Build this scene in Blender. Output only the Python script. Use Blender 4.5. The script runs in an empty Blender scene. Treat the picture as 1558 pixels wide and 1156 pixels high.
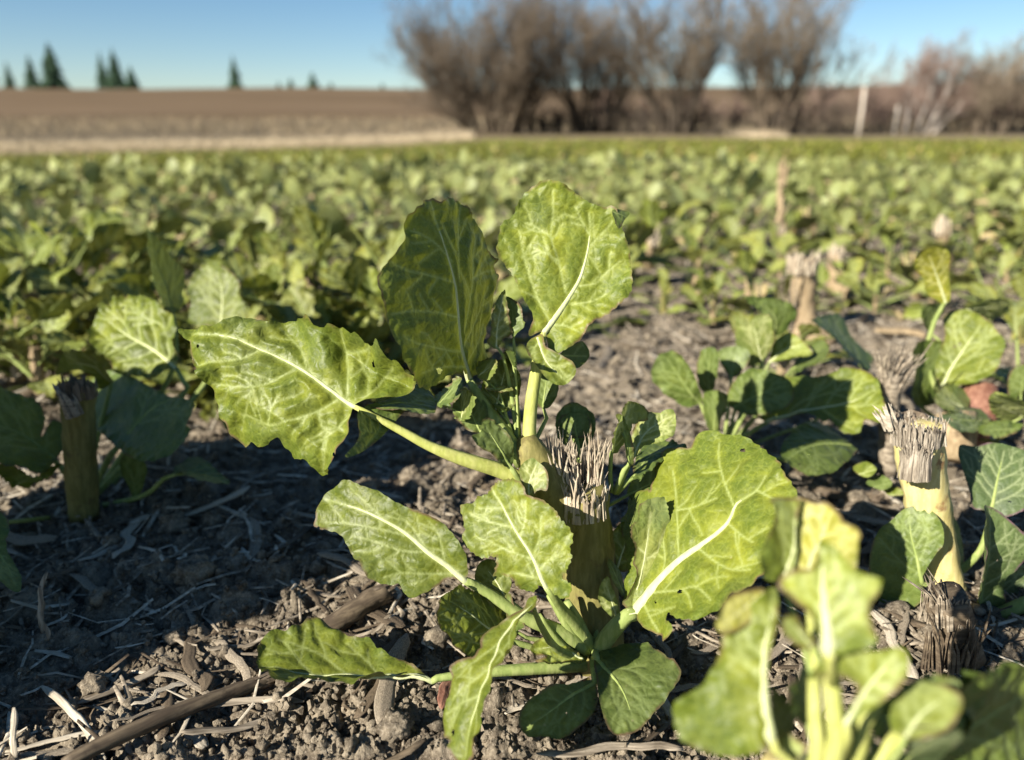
import bpy, math, random
import numpy as np
from mathutils import Vector, Matrix
from mathutils.geometry import delaunay_2d_cdt

random.seed(11)
RS = np.random.RandomState(11)
sc = bpy.context.scene
col = sc.collection

# ------------------------------------------------------------------ camera
F = 1177.0            # focal length in pixels of the 1558 px wide photograph
CX, CY = 779.0, 578.0
H = 0.20              # eye height above the soil, metres
TH = math.atan((CY - 197.0) / F)
CT, ST = math.cos(TH), math.sin(TH)
cam = bpy.data.cameras.new('camera')
cam.sensor_width = 36.0
cam.lens = 36.0 * F / 1558.0
cam.clip_start = 0.01
cam.clip_end = 2000.0
cam.dof.use_dof = True
cam.dof.focus_distance = 0.295
cam.dof.aperture_fstop = cam.lens / 3.7
cam.dof.aperture_blades = 0
camo = bpy.data.objects.new('camera', cam)
camo.location = (0, 0, H)
camo.rotation_euler = (math.pi / 2 - TH, 0, 0)
col.objects.link(camo)
sc.camera = camo

# ------------------------------------------------------------------ light
SUN_EL = math.radians(28)
SUN_AZ = math.radians(180 + 49)           # clockwise from +Y: behind the camera, to its left
S = Vector((math.sin(SUN_AZ) * math.cos(SUN_EL), math.cos(SUN_AZ) * math.cos(SUN_EL), math.sin(SUN_EL)))
w = bpy.data.worlds.new('World')
sc.world = w
w.use_nodes = True
nt = w.node_tree
bg = nt.nodes['Background']
sky = nt.nodes.new('ShaderNodeTexSky')
sky.sky_type = 'NISHITA'
sky.sun_disc = False
sky.sun_elevation = SUN_EL
sky.sun_rotation = SUN_AZ
sky.altitude = 800
sky.air_density = 1.0
sky.dust_density = 0.25
sky.ozone_density = 2.2
hsv = nt.nodes.new('ShaderNodeHueSaturation')
hsv.inputs['Saturation'].default_value = 1.2
nt.links.new(sky.outputs[0], hsv.inputs['Color'])
nt.links.new(hsv.outputs[0], bg.inputs[0])
bg.inputs[1].default_value = 0.051
sun = bpy.data.lights.new('sun', 'SUN')
sun.energy = 5.0
sun.angle = math.radians(0.55)
sun.color = (1.0, 0.94, 0.83)
suno = bpy.data.objects.new('sun', sun)
suno.rotation_euler = (-S).to_track_quat('-Z', 'Y').to_euler()
suno.location = S * 5
col.objects.link(suno)
sc.view_settings.view_transform = 'Standard'
sc.view_settings.look = 'None'
sc.view_settings.gamma = 1.0
sc.view_settings.use_curve_mapping = False
sc.view_settings.exposure = 1.24
sc.render.engine = 'CYCLES'
sc.cycles.use_denoising = True
sc.cycles.max_bounces = 8
sc.cycles.transmission_bounces = 6

# ------------------------------------------------------------------ helpers
def P(px, py, zc):
    """point of the place seen at a photo pixel at a given depth along the view axis"""
    a = (px - CX) / F
    b = (CY - py) / F
    return Vector((zc * a, zc * (CT + b * ST), H + zc * (-ST + b * CT)))

def tr(ox, oy, k, pts):
    return [(ox + p[0] / k, oy + p[1] / k) for p in pts]

_r = np.random.RandomState(5)
PERM = np.concatenate([_r.permutation(256)] * 3).astype(np.int64)
GA = _r.rand(256) * 2 * np.pi
GX, GY = np.cos(GA), np.sin(GA)

def pn(x, y):
    x = np.asarray(x, float); y = np.asarray(y, float)
    xi = np.floor(x).astype(np.int64); yi = np.floor(y).astype(np.int64)
    xf = x - xi; yf = y - yi
    xi &= 255; yi &= 255
    u = xf * xf * xf * (xf * (xf * 6 - 15) + 10); v = yf * yf * yf * (yf * (yf * 6 - 15) + 10)
    def g(a, b, dx, dy):
        h = PERM[PERM[a] + b]
        return GX[h] * dx + GY[h] * dy
    n00 = g(xi, yi, xf, yf); n10 = g(xi + 1, yi, xf - 1, yf)
    n01 = g(xi, yi + 1, xf, yf - 1); n11 = g(xi + 1, yi + 1, xf - 1, yf - 1)
    return (n00 * (1 - u) + n10 * u) * (1 - v) + (n01 * (1 - u) + n11 * u) * v

def sstep(a, b, x):
    t = np.clip((np.asarray(x, float) - a) / (b - a), 0, 1)
    return t * t * (3 - 2 * t)

def land(x, y):
    """large shape of the land: flat field, falling gently away to the left"""
    x = np.asarray(x, float); y = np.asarray(y, float)
    a = x / (np.abs(y) + 1.0)
    sl = np.interp(a, [-0.9, -0.62, -0.15, -0.02], [0.0285, 0.0275, 0.0165, 0.0075])
    return -sl * np.clip(y - 1.8, 0, 34) * sstep(1.8, 3.5, y)

def soil_h(x, y):
    x = np.asarray(x, float); y = np.asarray(y, float)
    r = np.sqrt(x * x + y * y)
    h = 0.012 * pn(x * 5 + 3.1, y * 5 + 1.7) + 0.007 * pn(x * 14, y * 14)
    wx = x + 0.006 * pn(x * 60, y * 60 + 9); wy = y + 0.006 * pn(x * 60 + 31, y * 60)
    f1 = np.exp(-r / 6.0)
    h = h + f1 * (0.018 * (np.abs(pn(wx * 38, wy * 38)) - 0.25) + 0.007 * (np.abs(pn(wx * 85 + 7, wy * 85)) - 0.25))
    f2 = np.exp(-r / 1.6)
    h = h + f2 * (0.0062 * (np.abs(pn(wx * 190, wy * 190 + 4)) - 0.2) + 0.0036 * (np.abs(pn(x * 420, y * 420)) - 0.2) + 0.0013 * pn(x * 900, y * 900))
    return h - 0.004 + land(x, y)

def mesh_np(name, verts, faces, mats, smooth=True, mat_idx=None):
    """faces: (n,3) or (n,4) int array"""
    verts = np.asarray(verts, np.float32); faces = np.asarray(faces, np.int32)
    me = bpy.data.meshes.new(name)
    n, k = faces.shape
    me.vertices.add(len(verts)); me.vertices.foreach_set('co', verts.ravel())
    me.loops.add(n * k); me.loops.foreach_set('vertex_index', faces.ravel())
    me.polygons.add(n)
    me.polygons.foreach_set('loop_start', np.arange(0, n * k, k, dtype=np.int32))
    me.polygons.foreach_set('loop_total', np.full(n, k, np.int32))
    me.polygons.foreach_set('use_smooth', np.full(n, smooth))
    for m in (mats if isinstance(mats, (list, tuple)) else [mats]):
        me.materials.append(m)
    if mat_idx is not None:
        me.polygons.foreach_set('material_index', np.asarray(mat_idx, np.int32))
    me.update(calc_edges=True)
    return me

def fattr(me, name, vals):
    a = me.attributes.new(name, 'FLOAT', 'POINT')
    a.data.foreach_set('value', np.asarray(vals, np.float32))

def link(name, me, parent=None, loc=None):
    o = bpy.data.objects.new(name, me)
    col.objects.link(o)
    if parent is not None:
        o.parent = parent
    if loc is not None:
        o.location = loc
    return o

def tag(o, label=None, cat=None, group=None, kind=None):
    if label: o['label'] = label
    if cat: o['category'] = cat
    if group: o['group'] = group
    if kind: o['kind'] = kind
    return o

def thing(name, loc, label, cat, group=None):
    o = bpy.data.objects.new(name, None)
    o.empty_display_size = 0.02
    o.location = loc
    col.objects.link(o)
    return tag(o, label, cat, group)

def copy_tree(o, parent=None):
    c = o.copy(); col.objects.link(c)
    if parent is not None: c.parent = parent
    for ch in o.children:
        copy_tree(ch, c)
    return c

def tube_np(pts, radii, n=8, flat=1.0, cap=True, up=None, rough=0.0, seed=0, rib=0.0):
    """verts, quads(as 4) of a tapered tube; flat squashes it along the frame's second axis"""
    pts = [Vector(p) for p in pts]
    V = []; m = len(pts)
    prev = None
    rr = np.random.RandomState(seed)
    for i, p in enumerate(pts):
        t = (pts[min(i + 1, m - 1)] - pts[max(i - 1, 0)]).normalized()
        if prev is None:
            a = up.copy() if up is not None else Vector((0, 0, 1))
            if abs(a.dot(t)) > 0.95: a = Vector((1, 0.2, 0))
            e1 = (a - t * a.dot(t)).normalized()
        else:
            e1 = (prev - t * prev.dot(t)).normalized()
        prev = e1
        e2 = t.cross(e1)
        r = radii[i] if hasattr(radii, '__len__') else radii
        for k in range(n):
            an = 2 * math.pi * k / n
            q = 1 + (rough * rr.randn() if rough else 0) + (rib if k % 2 else -rib)
            V.append(p + e1 * (math.cos(an) * r * flat * q) + e2 * (math.sin(an) * r * q))
    Fq = []
    for i in range(m - 1):
        for k in range(n):
            a = i * n + k; b = i * n + (k + 1) % n
            Fq.append((a, b, b + n, a + n))
    if cap:
        for base, s in ((0, -1), ((m - 1) * n, 1)):
            c = len(V); V.append(pts[0] if s < 0 else pts[-1])
            for k in range(0, n):
                a = base + k; b = base + (k + 1) % n
                Fq.append((c, b, a, a) if s < 0 else (c, a, b, b))
    return np.array([tuple(v) for v in V]), Fq

def poly_obj(name, V, faces, mat, parent=None, origin=None, smooth=True):
    """general mesh from mixed faces; repeated corners are dropped"""
    if origin is None: origin = Vector((0, 0, 0))
    V = [(v[0] - origin[0], v[1] - origin[1], v[2] - origin[2]) for v in V]
    fs = [tuple(dict.fromkeys(f)) for f in faces]
    me = bpy.data.meshes.new(name)
    me.from_pydata(V, [], [f for f in fs if len(f) >= 3])
    for m in (mat if isinstance(mat, (list, tuple)) else [mat]):
        me.materials.append(m)
    if smooth:
        me.polygons.foreach_set('use_smooth', np.ones(len(me.polygons), bool))
    me.update()
    return link(name, me, parent)

def catmull(pts, step, closed=False):
    pts = np.asarray(pts, float); n = len(pts); out = []
    rng = range(n if closed else n - 1)
    for i in rng:
        if closed:
            p0, p1, p2, p3 = pts[i - 1], pts[i], pts[(i + 1) % n], pts[(i + 2) % n]
        else:
            p1, p2 = pts[i], pts[i + 1]
            p0 = pts[i - 1] if i > 0 else 2 * p1 - p2
            p3 = pts[i + 2] if i + 2 < n else 2 * p2 - p1
        m = max(1, int(np.linalg.norm(p2 - p1) / step))
        t = (np.arange(m) / m)[:, None]
        out.append(0.5 * ((2 * p1) + (-p0 + p2) * t + (2 * p0 - 5 * p1 + 4 * p2 - p3) * t ** 2 + (-p0 + 3 * p1 - 3 * p2 + p3) * t ** 3))
    out = np.concatenate(out)
    if not closed: out = np.vstack([out, pts[-1]])
    return out

def inside(pts, poly):
    x, y = pts[:, 0], pts[:, 1]
    r = np.zeros(len(pts), bool)
    x1, y1 = poly[:, 0], poly[:, 1]
    x2, y2 = np.roll(x1, -1), np.roll(y1, -1)
    for a, b, c, d in zip(x1, y1, x2, y2):
        if b == d: continue
        k = ((b > y) != (d > y)) & (x < (c - a) * (y - b) / (d - b) + a)
        r ^= k
    return r

def seg_dist(pts, a, b):
    """distance to segments and param; pts (n,2), a,b (m,2)"""
    d = b - a; L = np.maximum((d ** 2).sum(1), 1e-16)
    w = pts[:, None, :] - a[None]
    t = np.clip((w * d[None]).sum(2) / L[None], 0, 1)
    q = w - t[..., None] * d[None]
    return np.sqrt((q ** 2).sum(2))
# ------------------------------------------------------------------ materials
def new_mat(name):
    m = bpy.data.materials.new(name); m.use_nodes = True
    n = m.node_tree.nodes; l = m.node_tree.links
    return m, n, l, n['Principled BSDF']

def N(n, t, **kw):
    o = n.new(t)
    for k, v in kw.items():
        if k.startswith('i_'):
            o.inputs[int(k[2:]) if k[2:].isdigit() else k[2:].replace('_', ' ')].default_value = v
        else: setattr(o, k, v)
    return o

def mixc(n, l, fac, a, b, mode='MIX'):
    m = n.new('ShaderNodeMix'); m.data_type = 'RGBA'; m.blend_type = mode
    for s, v in ((m.inputs[0], fac), (m.inputs[6], a), (m.inputs[7], b)):
        if hasattr(v, 'links'): l.new(v, s)
        else: s.default_value = v if not isinstance(v, tuple) or len(v) == 4 else (*v, 1)
    return m.outputs[2]

def math_(n, l, op, a, b=None, c=None, clamp=False):
    m = n.new('ShaderNodeMath'); m.operation = op; m.use_clamp = clamp
    for i, v in enumerate((a, b, c)):
        if v is None: continue
        if hasattr(v, 'links'): l.new(v, m.inputs[i])
        else: m.inputs[i].default_value = v
    return m.outputs[0]

def noise(n, l, vec, scale, detail=3, rough=0.55, out=0):
    t = n.new('ShaderNodeTexNoise'); t.inputs['Scale'].default_value = scale
    t.inputs['Detail'].default_value = detail; t.inputs['Roughness'].default_value = rough
    l.new(vec, t.inputs['Vector'])
    return t.outputs[out]

def ramp(n, l, f, a, b):
    m = n.new('ShaderNodeMapRange'); m.inputs[1].default_value = a; m.inputs[2].default_value = b
    m.interpolation_type = 'SMOOTHSTEP'
    l.new(f, m.inputs[0]); return m.outputs[0]

def leaf_mat(name, green, yellow, vein, yfac=0.5, trans=0.17, rim=(0.12, 0.065, 0.045), dew=0.0, scale=1.0, rough=0.5, tint=(0.085, 0.108, 0.042), spec=0.28):
    m, n, l, p = new_mat(name)
    tc = n.new('ShaderNodeTexCoord'); oi = n.new('ShaderNodeObjectInfo')
    off = n.new('ShaderNodeVectorMath'); off.operation = 'ADD'
    l.new(tc.outputs['Object'], off.inputs[0])
    cmb = n.new('ShaderNodeCombineXYZ'); l.new(oi.outputs['Random'], cmb.inputs[0]); l.new(oi.outputs['Random'], cmb.inputs[2])
    l.new(cmb.outputs[0], off.inputs[1])
    vec = off.outputs[0]
    av = N(n, 'ShaderNodeAttribute', attribute_name='vein'); ah = N(n, 'ShaderNodeAttribute', attribute_name='halo')
    ae = N(n, 'ShaderNodeAttribute', attribute_name='edge')
    n1 = noise(n, l, vec, 55 * scale, 4, 0.6)
    n2 = noise(n, l, vec, 210 * scale, 3, 0.6)
    n3 = noise(n, l, vec, 900 * scale, 2, 0.6)
    n4 = noise(n, l, vec, 28 * scale, 2, 0.5)
    # yellowing: near the veins, and in patches
    a = ramp(n, l, n1, 0.42, 0.68)
    a = math_(n, l, 'MULTIPLY', a, 0.75)
    b = math_(n, l, 'MULTIPLY', ah.outputs['Fac'], n2)
    f = math_(n, l, 'ADD', a, b)
    f = math_(n, l, 'MULTIPLY', f, 2 * yfac, clamp=True)
    rv = math_(n, l, 'MULTIPLY_ADD', oi.outputs['Random'], 0.5, 0.75)
    f = math_(n, l, 'MULTIPLY', f, rv, clamp=True)
    c = mixc(n, l, f, green, yellow)
    # greyer bloom in places
    g = ramp(n, l, n4, 0.5, 0.75)
    c = mixc(n, l, math_(n, l, 'MULTIPLY', g, 0.55), c, tint)
    # fine mottling
    c = mixc(n, l, math_(n, l, 'MULTIPLY', ramp(n, l, n3, 0.45, 0.75), 0.22), c, tuple(min(1, v * 1.7) for v in yellow))
    c = mixc(n, l, math_(n, l, 'MULTIPLY', ramp(n, l, n2, 0.62, 0.45), 0.22), c, tuple(v * 0.5 for v in green))
    # small net of veins
    vo = n.new('ShaderNodeTexVoronoi'); vo.feature = 'DISTANCE_TO_EDGE'; vo.inputs['Scale'].default_value = 260 * scale
    wv = n.new('ShaderNodeVectorMath'); wv.operation = 'MULTIPLY_ADD'
    nc = noise(n, l, vec, 300 * scale, 2, 0.5, 1)
    l.new(nc, wv.inputs[0]); wv.inputs[1].default_value = (0.003 / scale,) * 3; l.new(vec, wv.inputs[2])
    l.new(wv.outputs[0], vo.inputs['Vector'])
    net = ramp(n, l, vo.outputs['Distance'], 0.085, 0.02)
    c = mixc(n, l, math_(n, l, 'MULTIPLY', net, 0.15), c, tuple(0.5 * (v + y) for v, y in zip(vein, yellow)))
    c = mixc(n, l, math_(n, l, 'MULTIPLY', av.outputs['Fac'], 0.92, clamp=True), c, vein)
    # worn purple-brown rim
    rf = math_(n, l, 'MULTIPLY', ramp(n, l, ae.outputs['Fac'], 0.0012, 0.0002), ramp(n, l, n1, 0.46, 0.62))
    c = mixc(n, l, math_(n, l, 'MULTIPLY', rf, 0.8), c, rim)
    # tiny blemishes
    vb = n.new('ShaderNodeTexVoronoi'); vb.inputs['Scale'].default_value = 150 * scale; l.new(vec, vb.inputs['Vector'])
    bl = math_(n, l, 'MULTIPLY', ramp(n, l, vb.outputs['Distance'], 0.10, 0.04), ramp(n, l, n1, 0.52, 0.6))
    c = mixc(n, l, math_(n, l, 'MULTIPLY', bl, 0.5), c, (0.34, 0.30, 0.16))
    # overall slow variation per leaf
    hs = n.new('ShaderNodeHueSaturation'); l.new(c, hs.inputs['Color'])
    l.new(math_(n, l, 'MULTIPLY_ADD', oi.outputs['Random'], 0.35, 0.82), hs.inputs['Value'])
    c = hs.outputs[0]
    l.new(c, p.inputs['Base Color'])
    l.new(math_(n, l, 'MULTIPLY_ADD', n2, 0.25, rough - 0.12), p.inputs['Roughness'])
    p.inputs['Specular IOR Level'].default_value = spec
    bm = n.new('ShaderNodeBump'); bm.inputs['Strength'].default_value = 0.32; bm.inputs['Distance'].default_value = 0.0006
    hgt = math_(n, l, 'MULTIPLY_ADD', n3, 0.25, math_(n, l, 'MULTIPLY_ADD', ramp(n, l, vo.outputs['Distance'], 0.0, 0.35), 0.8, math_(n, l, 'MULTIPLY', n2, 0.6)))
    l.new(hgt, bm.inputs['Height']); l.new(bm.outputs[0], p.inputs['Normal'])
    tl = n.new('ShaderNodeBsdfTranslucent'); l.new(bm.outputs[0], tl.inputs['Normal'])
    l.new(mixc(n, l, 0.55, c, tuple(v * 1.4 for v in yellow)), tl.inputs['Color'])
    ms = n.new('ShaderNodeMixShader'); ms.inputs[0].default_value = trans
    l.new(p.outputs[0], ms.inputs[1]); l.new(tl.outputs[0], ms.inputs[2])
    l.new(ms.outputs[0], n['Material Output'].inputs[0])
    return m

GREEN, YEL, VEIN = (0.088, 0.120, 0.014), (0.205, 0.222, 0.021), (0.32, 0.365, 0.13)
M = {}
M['leaf'] = leaf_mat('leaf_yellow_green', GREEN, YEL, VEIN, 0.36)
M['leaf_soft'] = leaf_mat('leaf_plain_green', (0.072, 0.108, 0.022), (0.135, 0.165, 0.032), (0.20, 0.25, 0.085), 0.4)
M['leaf_grey'] = leaf_mat('leaf_blue_green', (0.070, 0.105, 0.036), (0.11, 0.145, 0.045), (0.30, 0.34, 0.17), 0.3, rim=(0.13, 0.05, 0.09), tint=(0.12, 0.14, 0.10))
M['leaf_gold'] = leaf_mat('leaf_turning_yellow', (0.17, 0.20, 0.025), (0.34, 0.315, 0.035), (0.58, 0.55, 0.2), 0.7, trans=0.24)
M['leaf_pale'] = leaf_mat('leaf_pale_new', (0.14, 0.185, 0.042), (0.24, 0.26, 0.06), (0.50, 0.52, 0.24), 0.5, trans=0.22, tint=(0.16, 0.19, 0.09))
M['field'] = leaf_mat('leaf_field_green', (0.072, 0.096, 0.015), (0.205, 0.205, 0.030), (0.28, 0.31, 0.13), 0.6, trans=.12, scale=0.7)
M['field_dry'] = leaf_mat('leaf_withered', (0.30, 0.22, 0.09), (0.46, 0.34, 0.14), (0.5, 0.42, 0.25), 0.6, trans=0.2)

def stalk_mat(name, c1, c2, c3, s=1.0, spots=0.5, ax=(1, 1, 0.18)):
    m, n, l, p = new_mat(name)
    tc = n.new('ShaderNodeTexCoord')
    v = n.new('ShaderNodeMapping'); l.new(tc.outputs['Object'], v.inputs[0]); v.inputs['Scale'].default_value = ax
    a = noise(n, l, v.outputs[0], 420 * s, 4, 0.6)
    b = noise(n, l, tc.outputs['Object'], 90 * s, 4, 0.65)
    d = noise(n, l, tc.outputs['Object'], 650 * s, 2, 0.6)
    c = mixc(n, l, ramp(n, l, a, 0.35, 0.7), c1, c2)
    c = mixc(n, l, math_(n, l, 'MULTIPLY', ramp(n, l, b, 0.55, 0.72), spots), c, c3)
    c = mixc(n, l, math_(n, l, 'MULTIPLY', ramp(n, l, d, 0.62, 0.75), 0.35), c, c3)
    l.new(c, p.inputs['Base Color']); p.inputs['Roughness'].default_value = 0.62
    p.inputs['Specular IOR Level'].default_value = 0.13
    bm = n.new('ShaderNodeBump'); bm.inputs['Strength'].default_value = 0.5; bm.inputs['Distance'].default_value = 0.0006 / s
    l.new(a, bm.inputs['Height']); l.new(bm.outputs[0], p.inputs['Normal'])
    return m
M['petiole'] = stalk_mat('petiole_pale', (0.20, 0.25, 0.07), (0.29, 0.33, 0.115), (0.13, 0.16, 0.04), spots=0.5)
M['petiole_gold'] = stalk_mat('petiole_yellow', (0.32, 0.34, 0.085), (0.42, 0.42, 0.14), (0.22, 0.22, 0.05), spots=0.5)
M['stem'] = stalk_mat('stem_olive', (0.15, 0.135, 0.042), (0.23, 0.20, 0.07), (0.08, 0.055, 0.03), spots=0.8)
M['stem_gold'] = stalk_mat('stem_yellow', (0.54, 0.45, 0.17), (0.62, 0.54, 0.26), (0.24, 0.12, 0.055), spots=0.85)
M['fibre'] = stalk_mat('dry_fibre', (0.30, 0.24, 0.17), (0.54, 0.46, 0.34), (0.10, 0.075, 0.05), spots=0.6)
M['fibre_grey'] = stalk_mat('dry_fibre_grey', (0.17, 0.14, 0.105), (0.40, 0.345, 0.27), (0.07, 0.055, 0.04), spots=0.8, s=1.6)
M['fibre_dark'] = stalk_mat('dry_fibre_dark', (0.10, 0.075, 0.05), (0.20, 0.155, 0.11), (0.05, 0.035, 0.025), spots=0.6)
M['straw'] = stalk_mat('weathered_straw', (0.14, 0.112, 0.08), (0.40, 0.335, 0.25), (0.06, 0.046, 0.032), spots=0.5, ax=(.1, 1, 1))
M['straw_pale'] = stalk_mat('bleached_straw', (0.30, 0.255, 0.19), (0.58, 0.51, 0.40), (0.11, 0.085, 0.06), spots=0.35, ax=(.1, 1, 1))
M['straw_dark'] = stalk_mat('rotten_stalk', (0.07, 0.052, 0.036), (0.17, 0.13, 0.085), (0.03, 0.023, 0.017), spots=0.7, ax=(.08, 1, 1))
M['stub'] = stalk_mat('dry_stub_tan', (0.24, 0.175, 0.10), (0.38, 0.29, 0.175), (0.11, 0.075, 0.045), spots=0.8)
M['midrib'] = stalk_mat('midrib_white', (0.42, 0.45, 0.22), (0.52, 0.53, 0.30), (0.32, 0.36, 0.14), spots=0.3)
M['red_stem'] = stalk_mat('stem_red', (0.17, 0.075, 0.05), (0.28, 0.15, 0.10), (0.09, 0.04, 0.03))

def soil_mat():
    m, n, l, p = new_mat('dry_soil')
    tc = n.new('ShaderNodeTexCoord'); v = tc.outputs['Object']
    a = noise(n, l, v, 9, 5, 0.6); b = noise(n, l, v, 120, 5, 0.65); d = noise(n, l, v, 900, 4, 0.7); e = noise(n, l, v, 2600, 2, 0.6)
    c = mixc(n, l, ramp(n, l, b, 0.3, 0.7), (0.062, 0.048, 0.034), (0.29, 0.24, 0.172))
    c = mixc(n, l, math_(n, l, 'MULTIPLY', ramp(n, l, a, 0.45, 0.7), 0.45), c, (0.155, 0.125, 0.09))
    c = mixc(n, l, math_(n, l, 'MULTIPLY', ramp(n, l, d, 0.5, 0.72), 0.5), c, (0.46, 0.395, 0.305))
    c = mixc(n, l, math_(n, l, 'MULTIPLY', ramp(n, l, d, 0.48, 0.3), 0.5), c, (0.035, 0.027, 0.02))
    l.new(c, p.inputs['Base Color']); p.inputs['Roughness'].default_value = 0.95
    p.inputs['Specular IOR Level'].default_value = 0.12
    bm = n.new('ShaderNodeBump'); bm.inputs['Strength'].default_value = 0.8; bm.inputs['Distance'].default_value = 0.0012
    l.new(math_(n, l, 'MULTIPLY_ADD', e, 0.4, d), bm.inputs['Height']); l.new(bm.outputs[0], p.inputs['Normal'])
    return m
M['soil'] = soil_mat()

def simple_mat(name, c1, c2, s, rough=0.9, stretch=(1, 1, 1)):
    m, n, l, p = new_mat(name)
    tc = n.new('ShaderNodeTexCoord'); mp = n.new('ShaderNodeMapping'); l.new(tc.outputs['Object'], mp.inputs[0]); mp.inputs['Scale'].default_value = stretch
    a = noise(n, l, mp.outputs[0], s, 5, 0.65)
    c = mixc(n, l, ramp(n, l, a, 0.35, 0.68), c1, c2)
    l.new(c, p.inputs['Base Color']); p.inputs['Roughness'].default_value = rough
    p.inputs['Specular IOR Level'].default_value = 0.15
    return m
M['bark'] = simple_mat('willow_bark', (0.085, 0.065, 0.045), (0.16, 0.125, 0.09), 6)
M['bark_dark'] = simple_mat('willow_bark_dark', (0.05, 0.04, 0.03), (0.10, 0.08, 0.06), 6)
M['twig'] = simple_mat('willow_twig', (0.088, 0.069, 0.050), (0.165, 0.130, 0.096), 1.5)
M['twig_grey'] = simple_mat('willow_twig_grey', (0.115, 0.09, 0.065), (0.20, 0.16, 0.115), 1.5)
M['twig_dark'] = simple_mat('brush_dark', (0.05, 0.04, 0.032), (0.10, 0.08, 0.062), 1.5)
M['bark_pale'] = simple_mat('bark_pale', (0.24, 0.205, 0.175), (0.36, 0.32, 0.28), 4)
M['brush'] = simple_mat('brush_twig', (0.14, 0.095, 0.075), (0.22, 0.155, 0.125), 1.0)
M['needle'] = simple_mat('fir_needles', (0.020, 0.042, 0.024), (0.045, 0.075, 0.04), 0.8)
M['post'] = simple_mat('weathered_post', (0.44, 0.38, 0.31), (0.56, 0.50, 0.42), 5)
M['drygrass'] = simple_mat('dry_grass', (0.36, 0.285, 0.18), (0.54, 0.45, 0.31), 2.2)
M['weeds'] = simple_mat('dead_weeds', (0.20, 0.15, 0.09), (0.34, 0.27, 0.17), 1.2)

def hill_mat():
    m, n, l, p = new_mat('hill_earth')
    tc = n.new('ShaderNodeTexCoord'); v = tc.outputs['Object']
    sp = n.new('ShaderNodeSeparateXYZ'); l.new(v, sp.inputs[0])
    mp = n.new('ShaderNodeMapping'); l.new(v, mp.inputs[0]); mp.inputs['Scale'].default_value = (0.15, 1, 1)
    a = noise(n, l, mp.outputs[0], 0.12, 4, 0.6); b = noise(n, l, v, 0.9, 4, 0.7)
    y = math_(n, l, 'MULTIPLY_ADD', math_(n, l, 'SUBTRACT', a, 0.5), 26.0, sp.outputs[1])
    far = mixc(n, l, ramp(n, l, a, 0.35, 0.65), (0.118, 0.080, 0.046), (0.160, 0.112, 0.068))
    mid = mixc(n, l, ramp(n, l, b, 0.35, 0.65), (0.070, 0.056, 0.037), (0.150, 0.118, 0.078))
    c = mixc(n, l, ramp(n, l, y, 56, 66), mid, far)
    c = mixc(n, l, ramp(n, l, y, 42, 36), c, (0.19, 0.15, 0.09))
    l.new(c, p.inputs['Base Color']); p.inputs['Roughness'].default_value = 1.0
    p.inputs['Specular IOR Level'].default_value = 0.05
    return m
M['hill'] = hill_mat()

def water_mat():
    m, n, l, p = new_mat('dew_water')
    p.inputs['Base Color'].default_value = (1, 1, 1, 1); p.inputs['Roughness'].default_value = 0.02
    p.inputs['Transmission Weight'].default_value = 1.0; p.inputs['IOR'].default_value = 1.33
    return m
M['dew'] = water_mat()
# ------------------------------------------------------------------ leaves
def teeth(poly, amp, wl, rs):
    """irregular shallow teeth pointing outward along a closed outline"""
    n = len(poly)
    d = np.roll(poly, -1, 0) - np.roll(poly, 1, 0)
    ar = 0.5 * np.sum(poly[:, 0] * np.roll(poly[:, 1], -1) - np.roll(poly[:, 0], -1) * poly[:, 1])
    nr = np.stack([d[:, 1], -d[:, 0]], 1) * (1 if ar > 0 else -1)
    nr /= np.maximum(np.linalg.norm(nr, axis=1), 1e-12)[:, None]
    s = np.concatenate([[0], np.cumsum(np.linalg.norm(np.diff(poly, axis=0), axis=1))])
    ph = s / wl + 0.8 * np.interp(s, np.linspace(0, s[-1], 12), rs.rand(12) * 2)
    fr = ph - np.floor(ph)
    saw = np.where(fr < 0.7, fr / 0.7, (1 - fr) / 0.3) - 0.5
    am = np.interp(s, np.linspace(0, s[-1], 16), rs.rand(16) * 0.9 + 0.25)
    return poly + nr * (saw * am * amp)[:, None]

def auto_veins(mid, poly, L, rs, nside=4, sub=True):
    """side veins that leave the midrib and curve towards the tip"""
    out = []
    ml = np.concatenate([[0], np.cumsum(np.linalg.norm(np.diff(mid, axis=0), axis=1))])
    pa, pb = poly, np.roll(poly, -1, 0)
    def march(p, ang, bend, maxl):
        pts = [p.copy()]; st = L * 0.03; le = 0
        while le < maxl:
            ang += bend + rs.randn() * 0.06
            q = pts[-1] + st * np.array([math.cos(ang), math.sin(ang)])
            if not inside(q[None], poly)[0] or seg_dist(q[None], pa, pb).min() < L * 0.035: break
            pts.append(q); le += st
        return np.array(pts)
    for k in range(nside):
        for sd in (1, -1):
            t = (0.10 + 0.74 * (k + 0.28 * (sd > 0) + 0.25 * rs.rand()) / nside) * ml[-1]
            p = np.array([np.interp(t, ml, mid[:, 0]), np.interp(t, ml, mid[:, 1])])
            q = np.array([np.interp(t + .03 * L, ml, mid[:, 0]), np.interp(t + .03 * L, ml, mid[:, 1])])
            a0 = math.atan2(q[1] - p[1], q[0] - p[0])
            v = march(p, a0 + sd * math.radians(rs.uniform(42, 66) - 8 * k / nside), -sd * 0.035, L * 0.75)
            if len(v) > 3:
                out.append((v, 0.60))
                if sub and len(v) > 8:
                    for f, s2 in ((0.38, 1), (0.62, -1), (0.8, 1)):
                        i = int(f * len(v)); dv = v[min(i + 1, len(v) - 1)] - v[i - 1]
                        w_ = march(v[i], math.atan2(dv[1], dv[0]) + s2 * sd * rs.uniform(0.6, 0.95), -s2 * sd * 0.05, L * 0.22)
                        if len(w_) > 3: out.append((w_, 0.2))
    return out

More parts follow.
